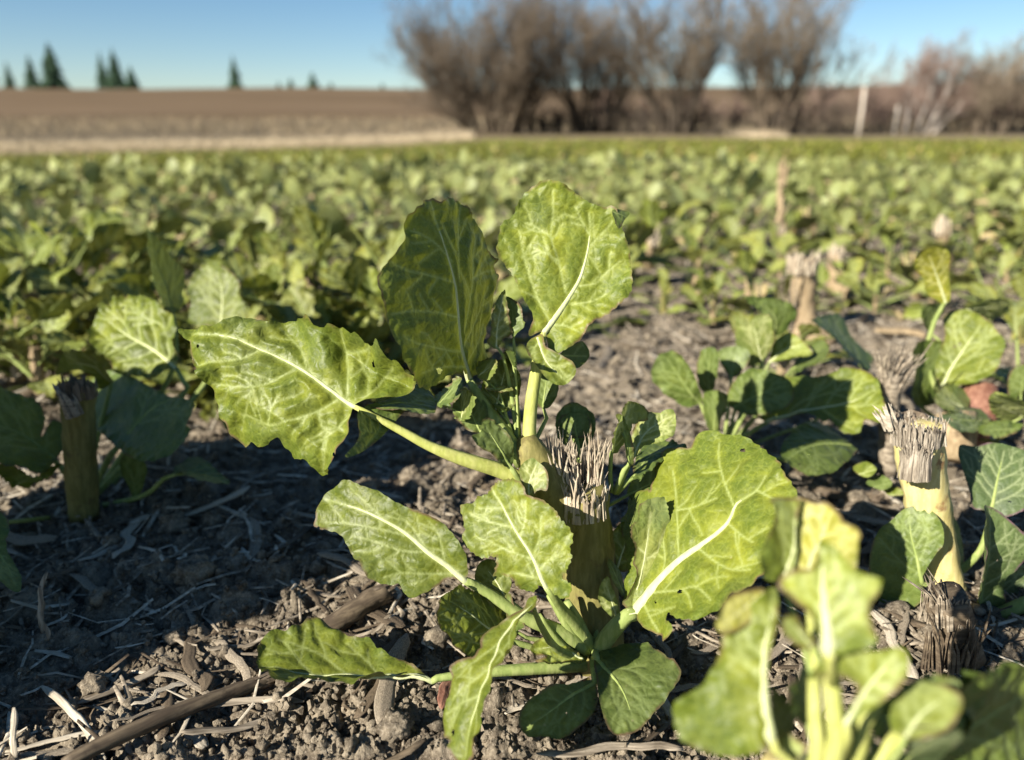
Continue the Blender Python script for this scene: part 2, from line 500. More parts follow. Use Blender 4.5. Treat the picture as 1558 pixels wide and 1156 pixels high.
def leaf_geo(outline, mid, veins, L, sp, arch=0.0, fold=0.0, ripple=0.02, blister=0.006, fn=None, serr=0.012, seed=0, tooth=0.07):
    """flat outline (u,v) in metres -> verts (u,v,h), tris, vein, halo, edge"""
    rs = np.random.RandomState(seed)
    fine = catmull(outline, sp * 1.1, True)
    poly = teeth(fine, serr * L, tooth * L, rs)
    lo, hi = poly.min(0), poly.max(0)
    gx = np.arange(lo[0], hi[0], sp); gy = np.arange(lo[1], hi[1], sp * 0.87)
    X, Y = np.meshgrid(gx, gy); X[1::2] += sp * 0.5
    g = np.stack([X.ravel(), Y.ravel()], 1) + rs.uniform(-.12, .12, (X.size, 2)) * sp
    g = g[inside(g, poly)]
    pa, pb = poly, np.roll(poly, -1, 0)
    ed = np.concatenate([seg_dist(c, pa, pb).min(1) for c in np.array_split(g, max(1, len(g) // 1500))]) if len(g) else np.zeros(0)
    g = g[ed > sp * 0.55]
    allp = np.vstack([poly, g]); n = len(poly)
    sc_ = 1.0 / L
    vs, es, fs, ov, oe, of = delaunay_2d_cdt([Vector((a * sc_, b * sc_)) for a, b in allp], [(i, (i + 1) % n) for i in range(n)], [], 0, 1e-6)
    V2 = np.array([(v[0], v[1]) for v in vs]) * L
    T = np.array([f for f in fs if len(f) == 3], int)
    cen = V2[T].mean(1)
    T = T[inside(cen, poly)]
    if sp < .0011 and L > .03:      # a few small holes eaten by insects
        cen = V2[T].mean(1); mm = np.asarray(mid, float)
        for _h in range(rs.randint(0, 4)):
            c0 = V2[rs.randint(len(V2))]; r0 = L * rs.uniform(.006, .017)
            if seg_dist(c0[None], mm[:-1], mm[1:]).min() < L * .06: continue
            dd = cen - c0; rr = r0 * (1 + .8 * pn(dd[:, 0] / r0 * .8 + 5 * seed, dd[:, 1] / r0 * .8))
            T = T[(dd ** 2).sum(1) > rr ** 2]; cen = V2[T].mean(1)
    used = np.unique(T); mp = -np.ones(len(V2), int); mp[used] = np.arange(len(used))
    V2 = V2[used]; T = mp[T]
    chunks = np.array_split(V2, max(1, len(V2) // 1500))
    edge = np.concatenate([seg_dist(c, pa, pb).min(1) for c in chunks])
    # veins
    mset = [(np.asarray(mid, float), 1.0)] + list(veins)
    A, B, W, S_ = [], [], [], []
    for pl, wt in mset:
        m = len(pl) - 1
        for i in range(m):
            f = i / m
            A.append(pl[i]); B.append(pl[i + 1]); W.append(L * (0.0145 if wt == 1.0 else 0.0072 * wt) * (1.2 - 0.8 * f)); S_.append((0.55 + 0.45 * wt) * (1 - 0.25 * f))
    A, B, W, S_ = map(np.array, (A, B, W, S_))
    W = np.maximum(W, sp * 0.55)
    vein, halo, dmin = [], [], []
    for c in chunks:
        d = seg_dist(c, A, B)
        vein.append((np.exp(-(d / W) ** 2) * S_).max(1)); halo.append(np.exp(-(d / (W * 4.0 + 0.014 * L)) ** 2).max(1)); dmin.append(d.min(1))
    vein, halo, dmin = map(np.concatenate, (vein, halo, dmin))
    u = V2[:, 0]; v = V2[:, 1]; t = u / L
    mv = np.interp(u, *zip(*sorted(map(tuple, mid)))) if len(mid) > 1 else 0
    dv = (v - mv) / L
    h = L * (arch * 4 * np.clip(t, -.2, 1.2) * (1 - np.clip(t, -.2, 1.2)) + fold * np.sqrt(dv * dv + 0.0006))
    o = seed * 3.7
    ec = np.exp(-edge / (0.10 * L))
    h = h + L * ripple * ec * (pn(u / L * 5.5 + o, v / L * 5.5) + 0.5 * pn(u / L * 12 + o, v / L * 12 + 3)) * 2.0
    h = h + L * 0.04 * pn(u / L * 1.6 + o, v / L * 1.6 + 1.3)
    b = 1 - np.exp(-(dmin / (0.045 * L)) ** 2)
    h = h + L * 1.7 * blister * (b * (1.0 + 0.9 * pn(u / L * 7 + o, v / L * 7)) + 0.22 * pn(u / L * 18 + o, v / L * 18))
    if fn is not None:
        h = h + L * fn(t, dv, edge / L)
    return np.stack([u, v, h], 1), T, vein, halo, edge

class Frame:
    """plane of a leaf through its base, its tip and one more point"""
    def __init__(s, b, t, l):
        s.o = b; s.U = (t - b); s.L = s.U.length; s.U.normalize()
        n = s.U.cross(l - b)
        if n.length < 1e-9: n = Vector((0, -1, 0.3))
        n.normalize()
        if n.dot(Vector((0, 0, H)) - b) < 0: n = -n
        s.N = n; s.V = n.cross(s.U)
    def hit(s, px, py):
        c = Vector((0, 0, H)); d = P(px, py, 1.0) - c
        k = (s.o - c).dot(s.N) / d.dot(s.N)
        q = c + d * k - s.o
        return (q.dot(s.U), q.dot(s.V))
    def w(s, q):
        return s.o + s.U * float(q[0]) + s.V * float(q[1]) + s.N * float(q[2])

def hero_leaf(plant, z, outline, mid, zb, zt, lat, zl, veins=None, pet=None, mat='leaf', pmat='petiole', sp=0.0006, seed=None,
              mr=None, label=None, name='leaf', nside=4, **kw):
    """z: (ox, oy, k) of the view the outline was read in; depths zb, zt, zl at base, tip and a third point"""
    T = lambda pts: tr(*z, pts)
    if seed is None: seed = random.randint(1, 9999)
    m = T(mid); lt = T([lat])[0]
    fr = Frame(P(*m[0], zb), P(*m[-1], zt), P(*lt, zl))
    L = fr.L
    out = np.array([fr.hit(*q) for q in T(outline)])
    mi = catmull(np.array([fr.hit(*q) for q in m]), L * 0.03)
    rs = np.random.RandomState(seed)
    poly = catmull(out, L * 0.03, True)
    if veins is None:
        vs = auto_veins(mi, poly, L, rs, nside)
    else:
        vs = [(catmull(np.array([fr.hit(*q) for q in T(v)]), L * 0.03), 0.62) for v in veins]
        fine = []
        for pl, _ in vs:
            for f in (0.3, 0.5, 0.72):
                i = int(f * len(pl)); s2 = 1 if rs.rand() < 0.5 else -1
                if i < 1: continue
                d = pl[min(i + 1, len(pl) - 1)] - pl[i - 1]; a = math.atan2(d[1], d[0]) + s2 * rs.uniform(0.7, 1.1)
                q = [pl[i]]
                for _k in range(rs.randint(4, 8)):
                    a += rs.randn() * 0.12 - s2 * 0.05
                    q.append(q[-1] + L * 0.028 * np.array([math.cos(a), math.sin(a)]))
                q = np.array(q); ok = inside(q, poly)
                if ok.all(): fine.append((q, 0.18))
        vs += fine
    V, Tm, ve, ha, ed = leaf_geo(out, mi, vs, L, sp, seed=seed, **kw)
    base = plant.location
    W = np.array(fr.o - base)[None] + V[:, :1] * np.array(fr.U) + V[:, 1:2] * np.array(fr.V) + V[:, 2:] * np.array(fr.N)
    # triangles must face along N
    a = V[Tm[0]]; cr = (a[1, 0] - a[0, 0]) * (a[2, 1] - a[0, 1]) - (a[1, 1] - a[0, 1]) * (a[2, 0] - a[0, 0])
    s_ = np.array(fr.U.cross(fr.V)).dot(np.array(fr.N))
    A2 = ((V[Tm[:, 1], 0] - V[Tm[:, 0], 0]) * (V[Tm[:, 2], 1] - V[Tm[:, 0], 1]) - (V[Tm[:, 1], 1] - V[Tm[:, 0], 1]) * (V[Tm[:, 2], 0] - V[Tm[:, 0], 0])) * s_
    Tm = np.where((A2 < 0)[:, None], Tm[:, ::-1], Tm)
    me = mesh_np(name, W, Tm, M[mat])
    fattr(me, 'vein', ve); fattr(me, 'halo', ha); fattr(me, 'edge', ed)
    lo = link(name, me, plant)
    if label: lo['label'] = label
    # petiole running on into the midrib
    pts, rad = [], []
    if pet and len(pet) == 1: pet = [pet[0], (pet[0][0] * .4 + m[0][0] * .6, pet[0][1] * .4 + m[0][1] * .6, pet[0][2] * .4 + zb * .6, pet[0][3] * .8)]
    if pet:
        pl = [(P(a, b, c), d * 0.43 * c / F) for a, b, c, d in pet]
        arr = catmull(np.array([[*p, r] for p, r in pl]), 0.004)
        for q in arr:
            pts.append(Vector(q[:3])); rad.append(q[3])
    npet = len(pts)
    r0 = mr if mr is not None else (rad[-1] * 0.8 if rad else L * 0.011)
    for i in range(0, len(mi)):
        f = i / (len(mi) - 1)
        if f > 0.86: break
        j = np.argmin((V[:, 0] - mi[i, 0]) ** 2 + (V[:, 1] - mi[i, 1]) ** 2)
        r = r0 * (1 - f) ** 1.1 * 0.9 + L * 0.0012
        pts.append(fr.w((mi[i, 0], mi[i, 1], V[j, 2] - r * 0.40))); rad.append(r)
    if npet:
        tv, tf = tube_np(pts[:npet + 1], rad[:npet + 1], 14, rough=.015, rib=.045); poly_obj('petiole', tv, tf, M[pmat], lo, base)
        pts, rad = pts[npet - 1:], [rad[npet - 1] * .9] + rad[npet:]
    tv, tf = tube_np(pts, rad, 8); poly_obj('midrib', tv, tf, M['midrib' if mat in ('leaf', 'leaf_pale', 'leaf_gold') else 'petiole'], lo, base)
    return lo, fr

def proto_outline(rs, L):
    """outline and midrib of a spatulate cabbage-family leaf, base at 0, tip at L"""
    wmax = L * rs.uniform(0.26, 0.36); peak = rs.uniform(0.52, 0.7)
    ts = np.linspace(0.0, 1.0, 13)
    side = []
    for sd in (1, -1):
        ww = np.where(ts < peak, np.sin(ts / peak * math.pi / 2) ** 1.25, np.cos((ts - peak) / (1 - peak) * math.pi / 2) ** 0.62)
        ww = ww * wmax * (1 + rs.uniform(-.24, .2, len(ts)))
        ww[0] = L * 0.02; ww[-1] = L * 0.02
        side.append(np.stack([ts * L, sd * ww], 1))
    out = np.vstack([side[0], side[1][::-1]])
    mid = np.stack([np.linspace(0, L * 0.97, 9), L * 0.02 * np.sin(np.linspace(0, 2.5, 9) + rs.rand() * 6)], 1)
    return out, mid

def bend(V, L, k, twist=0.0):
    """curl a leaf lying along +X upward/downward: k total turn in radians"""
    u, v, h = V[:, 0], V[:, 1], V[:, 2]
    a = k * u / L
    kk = k / L if abs(k) > 1e-5 else 1e-5
    x = np.sin(a) / kk; z = -(1 - np.cos(a)) / kk
    nx, nz = np.sin(a), np.cos(a)
    tw = twist * u / L
    vv = v * np.cos(tw) - h * np.sin(tw); hh = v * np.sin(tw) + h * np.cos(tw)
    return np.stack([x + hh * nx, vv, z + hh * nz], 1)

def proto_leaf(name, L, pl, seed, mats, sp, k=0.8, **kw):
    """petiole along +X of length pl, then the blade; one mesh, two materials"""
    rs = np.random.RandomState(seed)
    out, mid = proto_outline(rs, L)
    poly = catmull(out, L * 0.04, True)
    vs = auto_veins(mid, poly, L, rs, 4, sub=sp < L * 0.03)
    V, T, ve, ha, ed = leaf_geo(out, mid, vs, L, sp, seed=seed, **kw)
    A2 = (V[T[:, 1], 0] - V[T[:, 0], 0]) * (V[T[:, 2], 1] - V[T[:, 0], 1]) - (V[T[:, 1], 1] - V[T[:, 0], 1]) * (V[T[:, 2], 0] - V[T[:, 0], 0])
    T = np.where((A2 < 0)[:, None], T[:, ::-1], T)
    V = bend(V, L, k, rs.uniform(-.5, .5)); V[:, 0] += pl
    pts = [Vector((-0.004, 0, -0.001)), Vector((pl * 0.5, 0, 0.002)), Vector((pl, 0, -0.0008))]; rad = [L * 0.034, L * 0.026, L * 0.02]
    for f in (0.3, 0.6, 0.85):
        q = bend(np.array([[f * L, 0, -L * 0.012 * (1 - f)]]), L, k)[0]
        pts.append(Vector((q[0] + pl, q[1], q[2]))); rad.append(L * 0.018 * (1 - f) + 0.0002)
    tv, tf = tube_np(pts, rad, 5)
    nv = len(V)
    tris = []
    for f in tf:
        f = tuple(dict.fromkeys(f))
        if len(f) == 4: tris += [(f[0], f[1], f[2]), (f[0], f[2], f[3])]
        elif len(f) == 3: tris.append(f)
    me = mesh_np(name, np.vstack([V, tv]), np.vstack([T, np.array(tris) + nv]), mats, mat_idx=np.r_[np.zeros(len(T)), np.ones(len(tris))])
    z = np.zeros(len(tv))
    fattr(me, 'vein', np.r_[ve, z + 1]); fattr(me, 'halo', np.r_[ha, z]); fattr(me, 'edge', np.r_[ed, z + 1])
    return me

def splinters(name, c, ax, r, n, lmin, lmax, mat, parent, origin, rs, arc=(0, 6.283), rin=0.55, w=0.0009, splay=0.12, drop=0.004):
    """frayed fibres standing on a cut stem: tapered four-sided slivers"""
    ax = ax.normalized(); e1 = ax.orthogonal().normalized(); e2 = ax.cross(e1)
    # angle 0 points towards the camera
    d = (Vector((0, 0, H)) - c); d = (d - ax * d.dot(ax)).normalized(); e1 = d; e2 = ax.cross(d)
    V, Fc = [], []
    for i in range(n):
        an = rs.uniform(*arc); rr = r * math.sqrt(rs.uniform(rin ** 2, 1.0))
        out = e1 * math.cos(an) + e2 * math.sin(an)
        p = c + out * rr
        ln = (lmin + (lmax - lmin) * rs.rand() ** 1.6) * (0.75 + 0.25 * math.cos(an * 3 + 1))
        dr = (ax + out * rs.uniform(-splay * 0.3, splay) + e2 * rs.uniform(-splay, splay) * 0.6).normalized()
        ww = w * rs.uniform(0.5, 1.5); tt = ww * rs.uniform(0.35, 0.7)
        s1 = (dr.cross(out)).normalized(); s2 = dr.cross(s1)
        b = len(V)
        bow = s1 * rs.randn() * .13 * ln + s2 * rs.randn() * .10 * ln
        for f, k in ((-drop / ln, 1.1), (0.5, 1.0), (0.85, 0.6), (1.0, 0.08)):
            q = p + dr * (ln * f) + bow * (max(f, 0) ** 2)
            for x, y in ((-1, -1), (1, -1), (1, 1), (-1, 1)):
                V.append(q + s1 * (ww * k * x * 0.5) + s2 * (tt * k * y * 0.5))
        for j in range(3):
            for kx in range(4):
                a = b + j * 4 + kx; d_ = b + j * 4 + (kx + 1) % 4
                Fc.append((a, d_, d_ + 4, a + 4))
        Fc.append((b + 12, b + 13, b + 14, b + 15))
    return poly_obj(name, V, Fc, M[mat], parent, origin, smooth=False)

def stem_tube(plant, pts, mat, name='stem', n=18, rough=0.03, seed=1, step=0.004):
    """pts: (Vector, radius); lumpy tapered stem"""
    arr = catmull(np.array([[*p, r] for p, r in pts]), step)
    V, Fq = tube_np([Vector(q[:3]) for q in arr], [q[3] * (1 + .035 * math.sin(i * 1.9) * math.sin(i * .7)) for i, q in enumerate(arr)], n + 6, rough=rough, seed=seed, rib=.02)
    return poly_obj(name, V, Fq, M[mat], plant, plant.location)
# ------------------------------------------------------------------ ground and hill
def build_ground():
    th = np.concatenate([np.linspace(-180, -50, 40, endpoint=False), np.linspace(-50, 50, 600), np.linspace(50, 180, 41)[1:-1]])
    th = np.radians(th)
    r = np.concatenate([np.geomspace(0.03, 0.20, 14, endpoint=False), np.geomspace(0.20, 1.3, 390, endpoint=False), np.geomspace(1.3, 34, 130)])
    A, R = np.meshgrid(th, r)
    X = R * np.sin(A); Y = R * np.cos(A)
    Z = soil_h(X, Y)
    nr, na = X.shape
    idx = np.arange(nr * na).reshape(nr, na)
    q = np.stack([idx[:-1], np.roll(idx, -1, 1)[:-1], np.roll(idx, -1, 1)[1:], idx[1:]], -1).reshape(-1, 4)
    V = np.stack([X, Y, Z], -1).reshape(-1, 3)
    V = np.vstack([V, [[0, 0, float(Z[0].mean())]]]); c = len(V) - 1
    cap = np.stack([np.full(na, c), np.roll(idx[0], -1), idx[0], idx[0]], 1)[:, :3]
    me = mesh_np('ground', V, q, M['soil'])
    o = link('ground', me); tag(o, kind='structure')
build_ground()

def hill_z(x, y):
    x = np.asarray(x, float); y = np.asarray(y, float)
    ky = [26, 31, 33, 45, 50, 62, 90, 200, 235, 400, 900]
    zl = np.interp(y, ky, [-1.05, -0.92, -0.68, -0.10, 0.15, 1.0, 2.5, 9.8, 10.2, 7, -10])
    zr = np.interp(y, ky, [-0.35, -0.22, -0.06, 0.05, 0.2, 1.0, 2.5, 9.8, 10.2, 7, -10])
    wl = np.interp(x / (np.abs(y) + 1), [-0.7, -0.15, -0.02], [1, 0.45, 0])
    return zl * wl + zr * (1 - wl) + 0.10 * pn(x / 9, y / 9) + (0.9 * pn(x / 70 + 3, y / 90)) * sstep(60, 200, y) + 0.012 * sstep(0, 120, x) * sstep(60, 200, y) * x

def build_hill():
    xs = np.concatenate([-np.geomspace(60, 700, 40)[::-1], np.linspace(-59, 59, 160), np.geomspace(60, 700, 40)])
    ys = np.concatenate([np.linspace(26, 70, 90, endpoint=False), np.geomspace(70, 900, 90)])
    X, Y = np.meshgrid(xs, ys); Z = hill_z(X, Y)
    nr, na = X.shape; idx = np.arange(nr * na).reshape(nr, na)
    q = np.stack([idx[:-1, :-1], idx[:-1, 1:], idx[1:, 1:], idx[1:, :-1]], -1).reshape(-1, 4)
    o = link('hill', mesh_np('hill', np.stack([X, Y, Z], -1).reshape(-1, 3), q, M['hill'])); tag(o, kind='structure')
build_hill()

def grass_blades(name, n, xf, yf, zf, hlo, hhi, w, mat, label=None):
    x = xf(n); y = yf(n); z = zf(x, y)
    an = RS.rand(n) * 6.28; hh = RS.uniform(hlo, hhi, n); lx = RS.randn(n) * 0.25 * hh; ly = RS.randn(n) * 0.25 * hh
    dx, dy = np.cos(an) * w, np.sin(an) * w
    V = np.stack([np.stack([x - dx, y - dy, z - 0.03], 1), np.stack([x + dx, y + dy, z - 0.03], 1), np.stack([x + lx, y + ly, z + hh], 1)], 1).reshape(-1, 3)
    o = link(name, mesh_np(name, V, np.arange(3 * n).reshape(n, 3), mat, smooth=False))
    tag(o, label, None, None, 'stuff'); return o
grass_blades('dry_grass', 18000, lambda n: np.where(RS.rand(n) < .03, RS.uniform(9.6, 11.4, n), RS.uniform(-42, -1.6, n)), lambda n: RS.uniform(32.5, 37, n), lambda x, y: hill_z(x, y) - 0.02, 0.12, 0.42, 0.012, M['drygrass'], 'pale dry grass strip between the green field and the hill')
grass_blades('dead_weeds', 14000, lambda n: RS.uniform(-70, 50, n), lambda n: RS.uniform(44, 62, n), lambda x, y: hill_z(x, y) - 0.02, 0.1, 0.5, 0.03, M['weeds'], 'dull brown dead weeds at the foot of the bare hill')

# ------------------------------------------------------------------ bare willows, brush, firs, posts
def willow(name, x, y, h, spread, nst, mats, rs, label, group, lean=0.0, base_w=0.5, tw=1.0, dens=(7, 6, 5, 4), low=0.15):
    z0 = float(hill_z(x, y)) if y > 30 else float(land(x, y))
    root = thing(name, (x, y, z0), label, 'tree', group)
    VTs, FTs, VC, FC = [[] for _ in range(nst)], [[] for _ in range(nst)], [], []
    def prism(V, Fc, pts, r0, r1, k):
        m = len(pts); b = len(V)
        for i, p in enumerate(pts):
            f = i / (m - 1); r = r0 + (r1 - r0) * f
            t = (pts[min(i + 1, m - 1)] - pts[max(0, i - 1)]).normalized(); e = t.orthogonal().normalized(); g = t.cross(e)
            for j in range(k):
                a = 6.2832 * j / k
                V.append(p + e * (r * math.cos(a)) + g * (r * math.sin(a)))
        for i in range(m - 1):
            for j in range(k):
                a = b + i * k + j; c = b + i * k + (j + 1) % k
                Fc.append((a, c, c + k, a + k))
    def grow(p, d, ln, r, lv, VT, FT):
        m = (5, 5, 4, 3, 2)[lv]
        pts = [p]; dd = d.copy()
        for i in range(m):
            dd = (dd + Vector((rs.randn(), rs.randn(), rs.randn() + 0.25)) * (0.13 if lv < 2 else 0.18)).normalized()
            pts.append(pts[-1] + dd * (ln / m))
        if lv < 2: prism(VT, FT, pts, r, r * 0.45, 5 if lv == 0 else 4)
        else: prism(VC, FC, pts, r, r * 0.35, 3)
        if lv >= 4: return
        nb = dens[lv]
        for i in range(nb):
            f = rs.uniform(0.25, 1.0) if lv else rs.uniform(low, 1.0)
            q = pts[0].lerp(pts[0], 0); k = f * m; i0 = min(int(k), m - 1); q = pts[i0].lerp(pts[i0 + 1], k - i0)
            t = (pts[i0 + 1] - pts[i0]).normalized(); s = Vector((rs.randn(), rs.randn(), rs.randn())); s = (s - t * s.dot(t)).normalized()
            nd = (t * math.cos(0.5) + s * math.sin(rs.uniform(.30, .68)) + Vector((0, 0, 0.12))).normalized()
            grow(q, nd, ln * rs.uniform(.42, .68), max(r * 0.42, 0.006), lv + 1, VT, FT)
    for i in range(nst):
        VT, FT = VTs[i], FTs[i]
        a = 6.2832 * (i + rs.rand() * 0.6) / nst
        o = rs.rand() ** 0.6 * spread
        d = Vector((math.cos(a) * o + lean, math.sin(a) * o * 0.6, 1)).normalized()
        grow(Vector((math.cos(a) * base_w * 0.5, math.sin(a) * base_w * 0.3, -0.1)), d, h * rs.uniform(.55, .72) * (1 + 0.15 * (1 - o)), 0.105 * tw, 0, VT, FT)
    for i in range(nst): poly_obj('trunk', VTs[i], FTs[i], mats[0], root)
    poly_obj('crown', VC, FC, mats[1], root, smooth=False)
    return root

def at(px, py, D):
    """x for a pixel column at distance D"""
    return (px - CX) / F * D * CT

def elev(py):
    return math.tan(math.atan((CY - py) / F) - TH)
_w = np.random.RandomState(21)
G = 'bare willows along the field edge'
willow('bare_willow', at(752, 0, 37), 37, 5.2, 0.92, 24, (M['bark'], M['twig']), _w, 'broad reddish brown bare willow, leftmost and widest of the big ones', G, lean=-0.06, base_w=2.2, dens=(8, 6, 5, 4), low=.08)
willow('bare_willow', at(905, 0, 38.5), 38.5, 6.1, 0.55, 11, (M['bark_dark'], M['twig']), _w, 'tall bare willow behind the upright leaf, beside the widest one', G, lean=0.0, base_w=1.3)
willow('bare_willow', at(1030, 0, 37), 37, 5.3, 0.5, 11, (M['bark_dark'], M['twig_grey']), _w, 'dark many stemmed bare willow with upright stems in the middle of the row', G, lean=0.02, base_w=1.0)
willow('bare_willow', at(1180, 0, 37.5), 37.5, 5.4, 0.52, 12, (M['bark'], M['twig_grey']), _w, 'bare willow with spreading forked stems, right end of the big ones', G, lean=0.05, base_w=1.2)
G2 = 'smaller bare trees at the far right'
willow('bare_tree', at(1398, 0, 44), 44, 3.6, 0.6, 8, (M['bark_pale'], M['brush']), _w, 'small bare tree with pale leaning trunks beyond the post', G2, lean=0.15, base_w=1.6, tw=0.6)
willow('bare_tree', at(1505, 0, 43), 43, 3.7, 0.55, 10, (M['bark'], M['twig_grey']), _w, 'small bare grey brown tree at the right edge of the photo', G2, base_w=1.2, tw=0.8)
BUSH = ['low bare bush left of the pale post, under the forked willow', 'low bare bush between the pale post and the pale trunks', 'low bare bush between the two small bare trees', 'low bare bush at the right edge below the grey brown tree', 'low bare bush in the gap left of the forked willow', 'low bare bush behind the tall willow', 'low bare bush at the very right end of the scrub', 'low dark bush between the widest and the tall willow', 'lowest dark bush at the foot of the widest willow', 'dark undergrowth at the foot of the tall willow', 'dark undergrowth just right of the tall willow', 'dark undergrowth left of the foot of the many stemmed willow', 'dark undergrowth right of the foot of the many stemmed willow', 'dark undergrowth left of the foot of the forked willow', 'dark undergrowth right of the foot of the forked willow', 'low brown bush directly behind the pale post', 'low brown bush tangled round the pale trunks', 'low brown bush just left of the grey brown tree', 'low brown bush just right of the grey brown tree']
for i, (px, D, h) in enumerate(((1260, 47, 2.5), (1345, 50, 2.9), (1440, 50, 3.1), (1560, 48, 3.4), (1085, 46, 2.0), (950, 44, 2.0), (1630, 47, 3.4), (845, 39.5, 1.3), (800, 38.6, 1.1), (890, 38, 1.4), (930, 38.5, 1.2), (1012, 37.5, 1.5), (1045, 37.5, 1.3), (1160, 38, 1.2), (1215, 38, 1.3), (1300, 45, 2.4), (1385, 47, 2.8), (1475, 46, 2.9), (1525, 48, 3.0))):
    willow('bare_bush', at(px, 0, D), D, h, 1.1, 11, (M['bark_dark'], M['brush'] if i < 7 or i > 14 else M['twig_dark']), _w, BUSH[i], 'low bare bushes behind the willows', base_w=2.2, tw=0.5, dens=(6, 5, 4, 2), low=.05)

def fir(px, D, ytop, label, w=0.2, seed=0):
    w *= 1.35
    rs = np.random.RandomState(seed)
    x = at(px, 0, D); z = float(hill_z(x, D)); ztop = H + elev(ytop) * D
    h = ztop - z
    root = thing('fir_tree', (x, D, z), label, 'tree', 'fir trees on the hill crest')
    tv, tf = tube_np([Vector((0, 0, -0.3)), Vector((0, 0, h * .6)), Vector((0, 0, h))], [h * .022, h * .012, 0.02], 6)
    poly_obj('trunk', tv, tf, M['bark_dark'], root)
    V, Fc = [], []
    for i in range(26):
        f = i / 25; zz = h * (0.06 + 0.92 * f); R = h * w * (1 - f) ** 0.85 * rs.uniform(.8, 1.15) + 0.12
        for j in range(11):
            a = rs.rand() * 6.28; r = R * rs.uniform(.65, 1.1); dr = 0.30 * r; wd = 0.2 * r + 0.12
            c = Vector((math.cos(a), math.sin(a), 0)); s = Vector((-c.y, c.x, 0)); b = len(V)
            V += [Vector((0, 0, zz + .25 * r)), c * r * .6 + s * wd + Vector((0, 0, zz - dr * .5)), c * r + Vector((0, 0, zz - dr)), c * r * .6 - s * wd + Vector((0, 0, zz - dr * .5)), c * r * .55 + Vector((0, 0, zz + .12 * r))]
            Fc += [(b, b + 1, b + 4), (b + 1, b + 2, b + 4), (b + 2, b + 3, b + 4), (b + 3, b, b + 4)]
    poly_obj('crown', V, Fc, M['needle'], root, smooth=False)
for i, a in enumerate(((-3, 80, 'dark fir cut by the left edge of the photo', .22), (28, 92, 'small narrow fir, second from the left edge', .17), (62, 80, 'slim fir standing against the left side of the tallest fir', .2),
          (94, 60, 'tallest dark fir, in the left group on the crest', .25), (168, 76, 'slim fir, left one of the middle group of three', .17), (188, 70, 'tallest fir of the middle group of three', .22), (211, 98, 'short fir, right one of the middle group of three', .27),
          (365, 82, 'single fir standing alone on the crest', .2))):
    fir(a[0], 205, a[1], a[2], a[3], i + 3)
for i, (px, yt) in enumerate(((448, 118), (481, 108), (430, 124), (508, 124), (585, 126))):
    fir(px, 225, yt, ('tiny far fir showing over the crest, third right of the lone fir', 'tiny far fir showing over the crest, pointed and the rightmost but two', 'tiny far fir showing over the crest, nearest to the lone fir', 'tiny far fir showing over the crest, just right of the pointed one', 'tiny far fir showing over the crest beside the widest willow')[i], .3, i + 40)

def post(px, D, ytop, w, label):
    x = at(px, 0, D); z = float(hill_z(x, D)); zt = H + elev(ytop) * D
    tv, tf = tube_np([Vector((0, 0, -.1)), Vector((0.02, 0, (zt - z) * .5)), Vector((0, 0, zt - z))], [w, w * .9, w * .8], 8)
    o = poly_obj('wooden_post', tv, tf, M['post']); o.location = (x, D, z); tag(o, label, 'post')
post(1307, 36, 132, 0.075, 'pale weathered wooden post between the willows and the right trees')
post(1361, 40, 160, 0.07, 'short pale post beside the leaning pale trunks')
# ------------------------------------------------------------------ the stump plants in front
Z1 = (560, 270, 3.124); Z2 = (270, 470, 3.623); Z3 = (640, 600, 3.71); Z4 = (380, 700, 2.535); Z5 = (900, 640, 3.212)
Z6 = (1000, 740, 2.78); Z7 = (960, 340, 2.513); Z8 = (0, 320, 2.408); ZC = (1150, 480, 2.223); ZD = (0, 700, 2.535); Z0 = (0, 0, 1.0)
GS = 'stump plants with regrown leaves'

def plant(px, py, label, name='stump_plant', group=GS):
    """Empty on the soil where the plant's base is seen"""
    d = (P(px, py, 1.0) - Vector((0, 0, H))); k = (0 - H) / d.z
    p = Vector((0, 0, H)) + d * k
    return thing(name, p, label, 'plant', group), k

LEFT_UP = -1
def hazed(amp, side, v0=0.3, gain=2.0):
    return lambda t, dv, e: amp * np.clip(side * dv - v0, 0, 1) ** 1.5 * gain

def cut_face(plant, c, ax, r, mat, seed):
    rs = np.random.RandomState(seed); ax = ax.normalized(); e1 = ax.orthogonal().normalized(); e2 = ax.cross(e1); V, Fc = [], []; n, m = 22, 6
    for j in range(m):
        for i in range(n):
            a = 6.2832 * i / n; rr = r * (j / (m - 1)) * (1 + (.06 * rs.randn() if j == m - 1 else 0))
            V.append(c + e1 * (rr * math.cos(a)) + e2 * (rr * math.sin(a)) + ax * (rs.uniform(-1, 1) * r * .10 - .10 * r * (1 - (j / (m - 1)) ** 2) + r * .06))
    for j in range(m - 1):
        for i in range(n):
            a = j * n + i; b = j * n + (i + 1) % n; Fc.append((a, a + n, b + n, b))
    V += [c - ax * r * .3 + e1 * (r * .98 * math.cos(6.2832 * i / n)) + e2 * (r * .98 * math.sin(6.2832 * i / n)) for i in range(n)]
    for i in range(n):
        a = (m - 1) * n + i; b = (m - 1) * n + (i + 1) % n; Fc.append((a, a + n, b + n, b))
    return poly_obj('cut_face', V, Fc, M[mat], plant, plant.location, smooth=False)
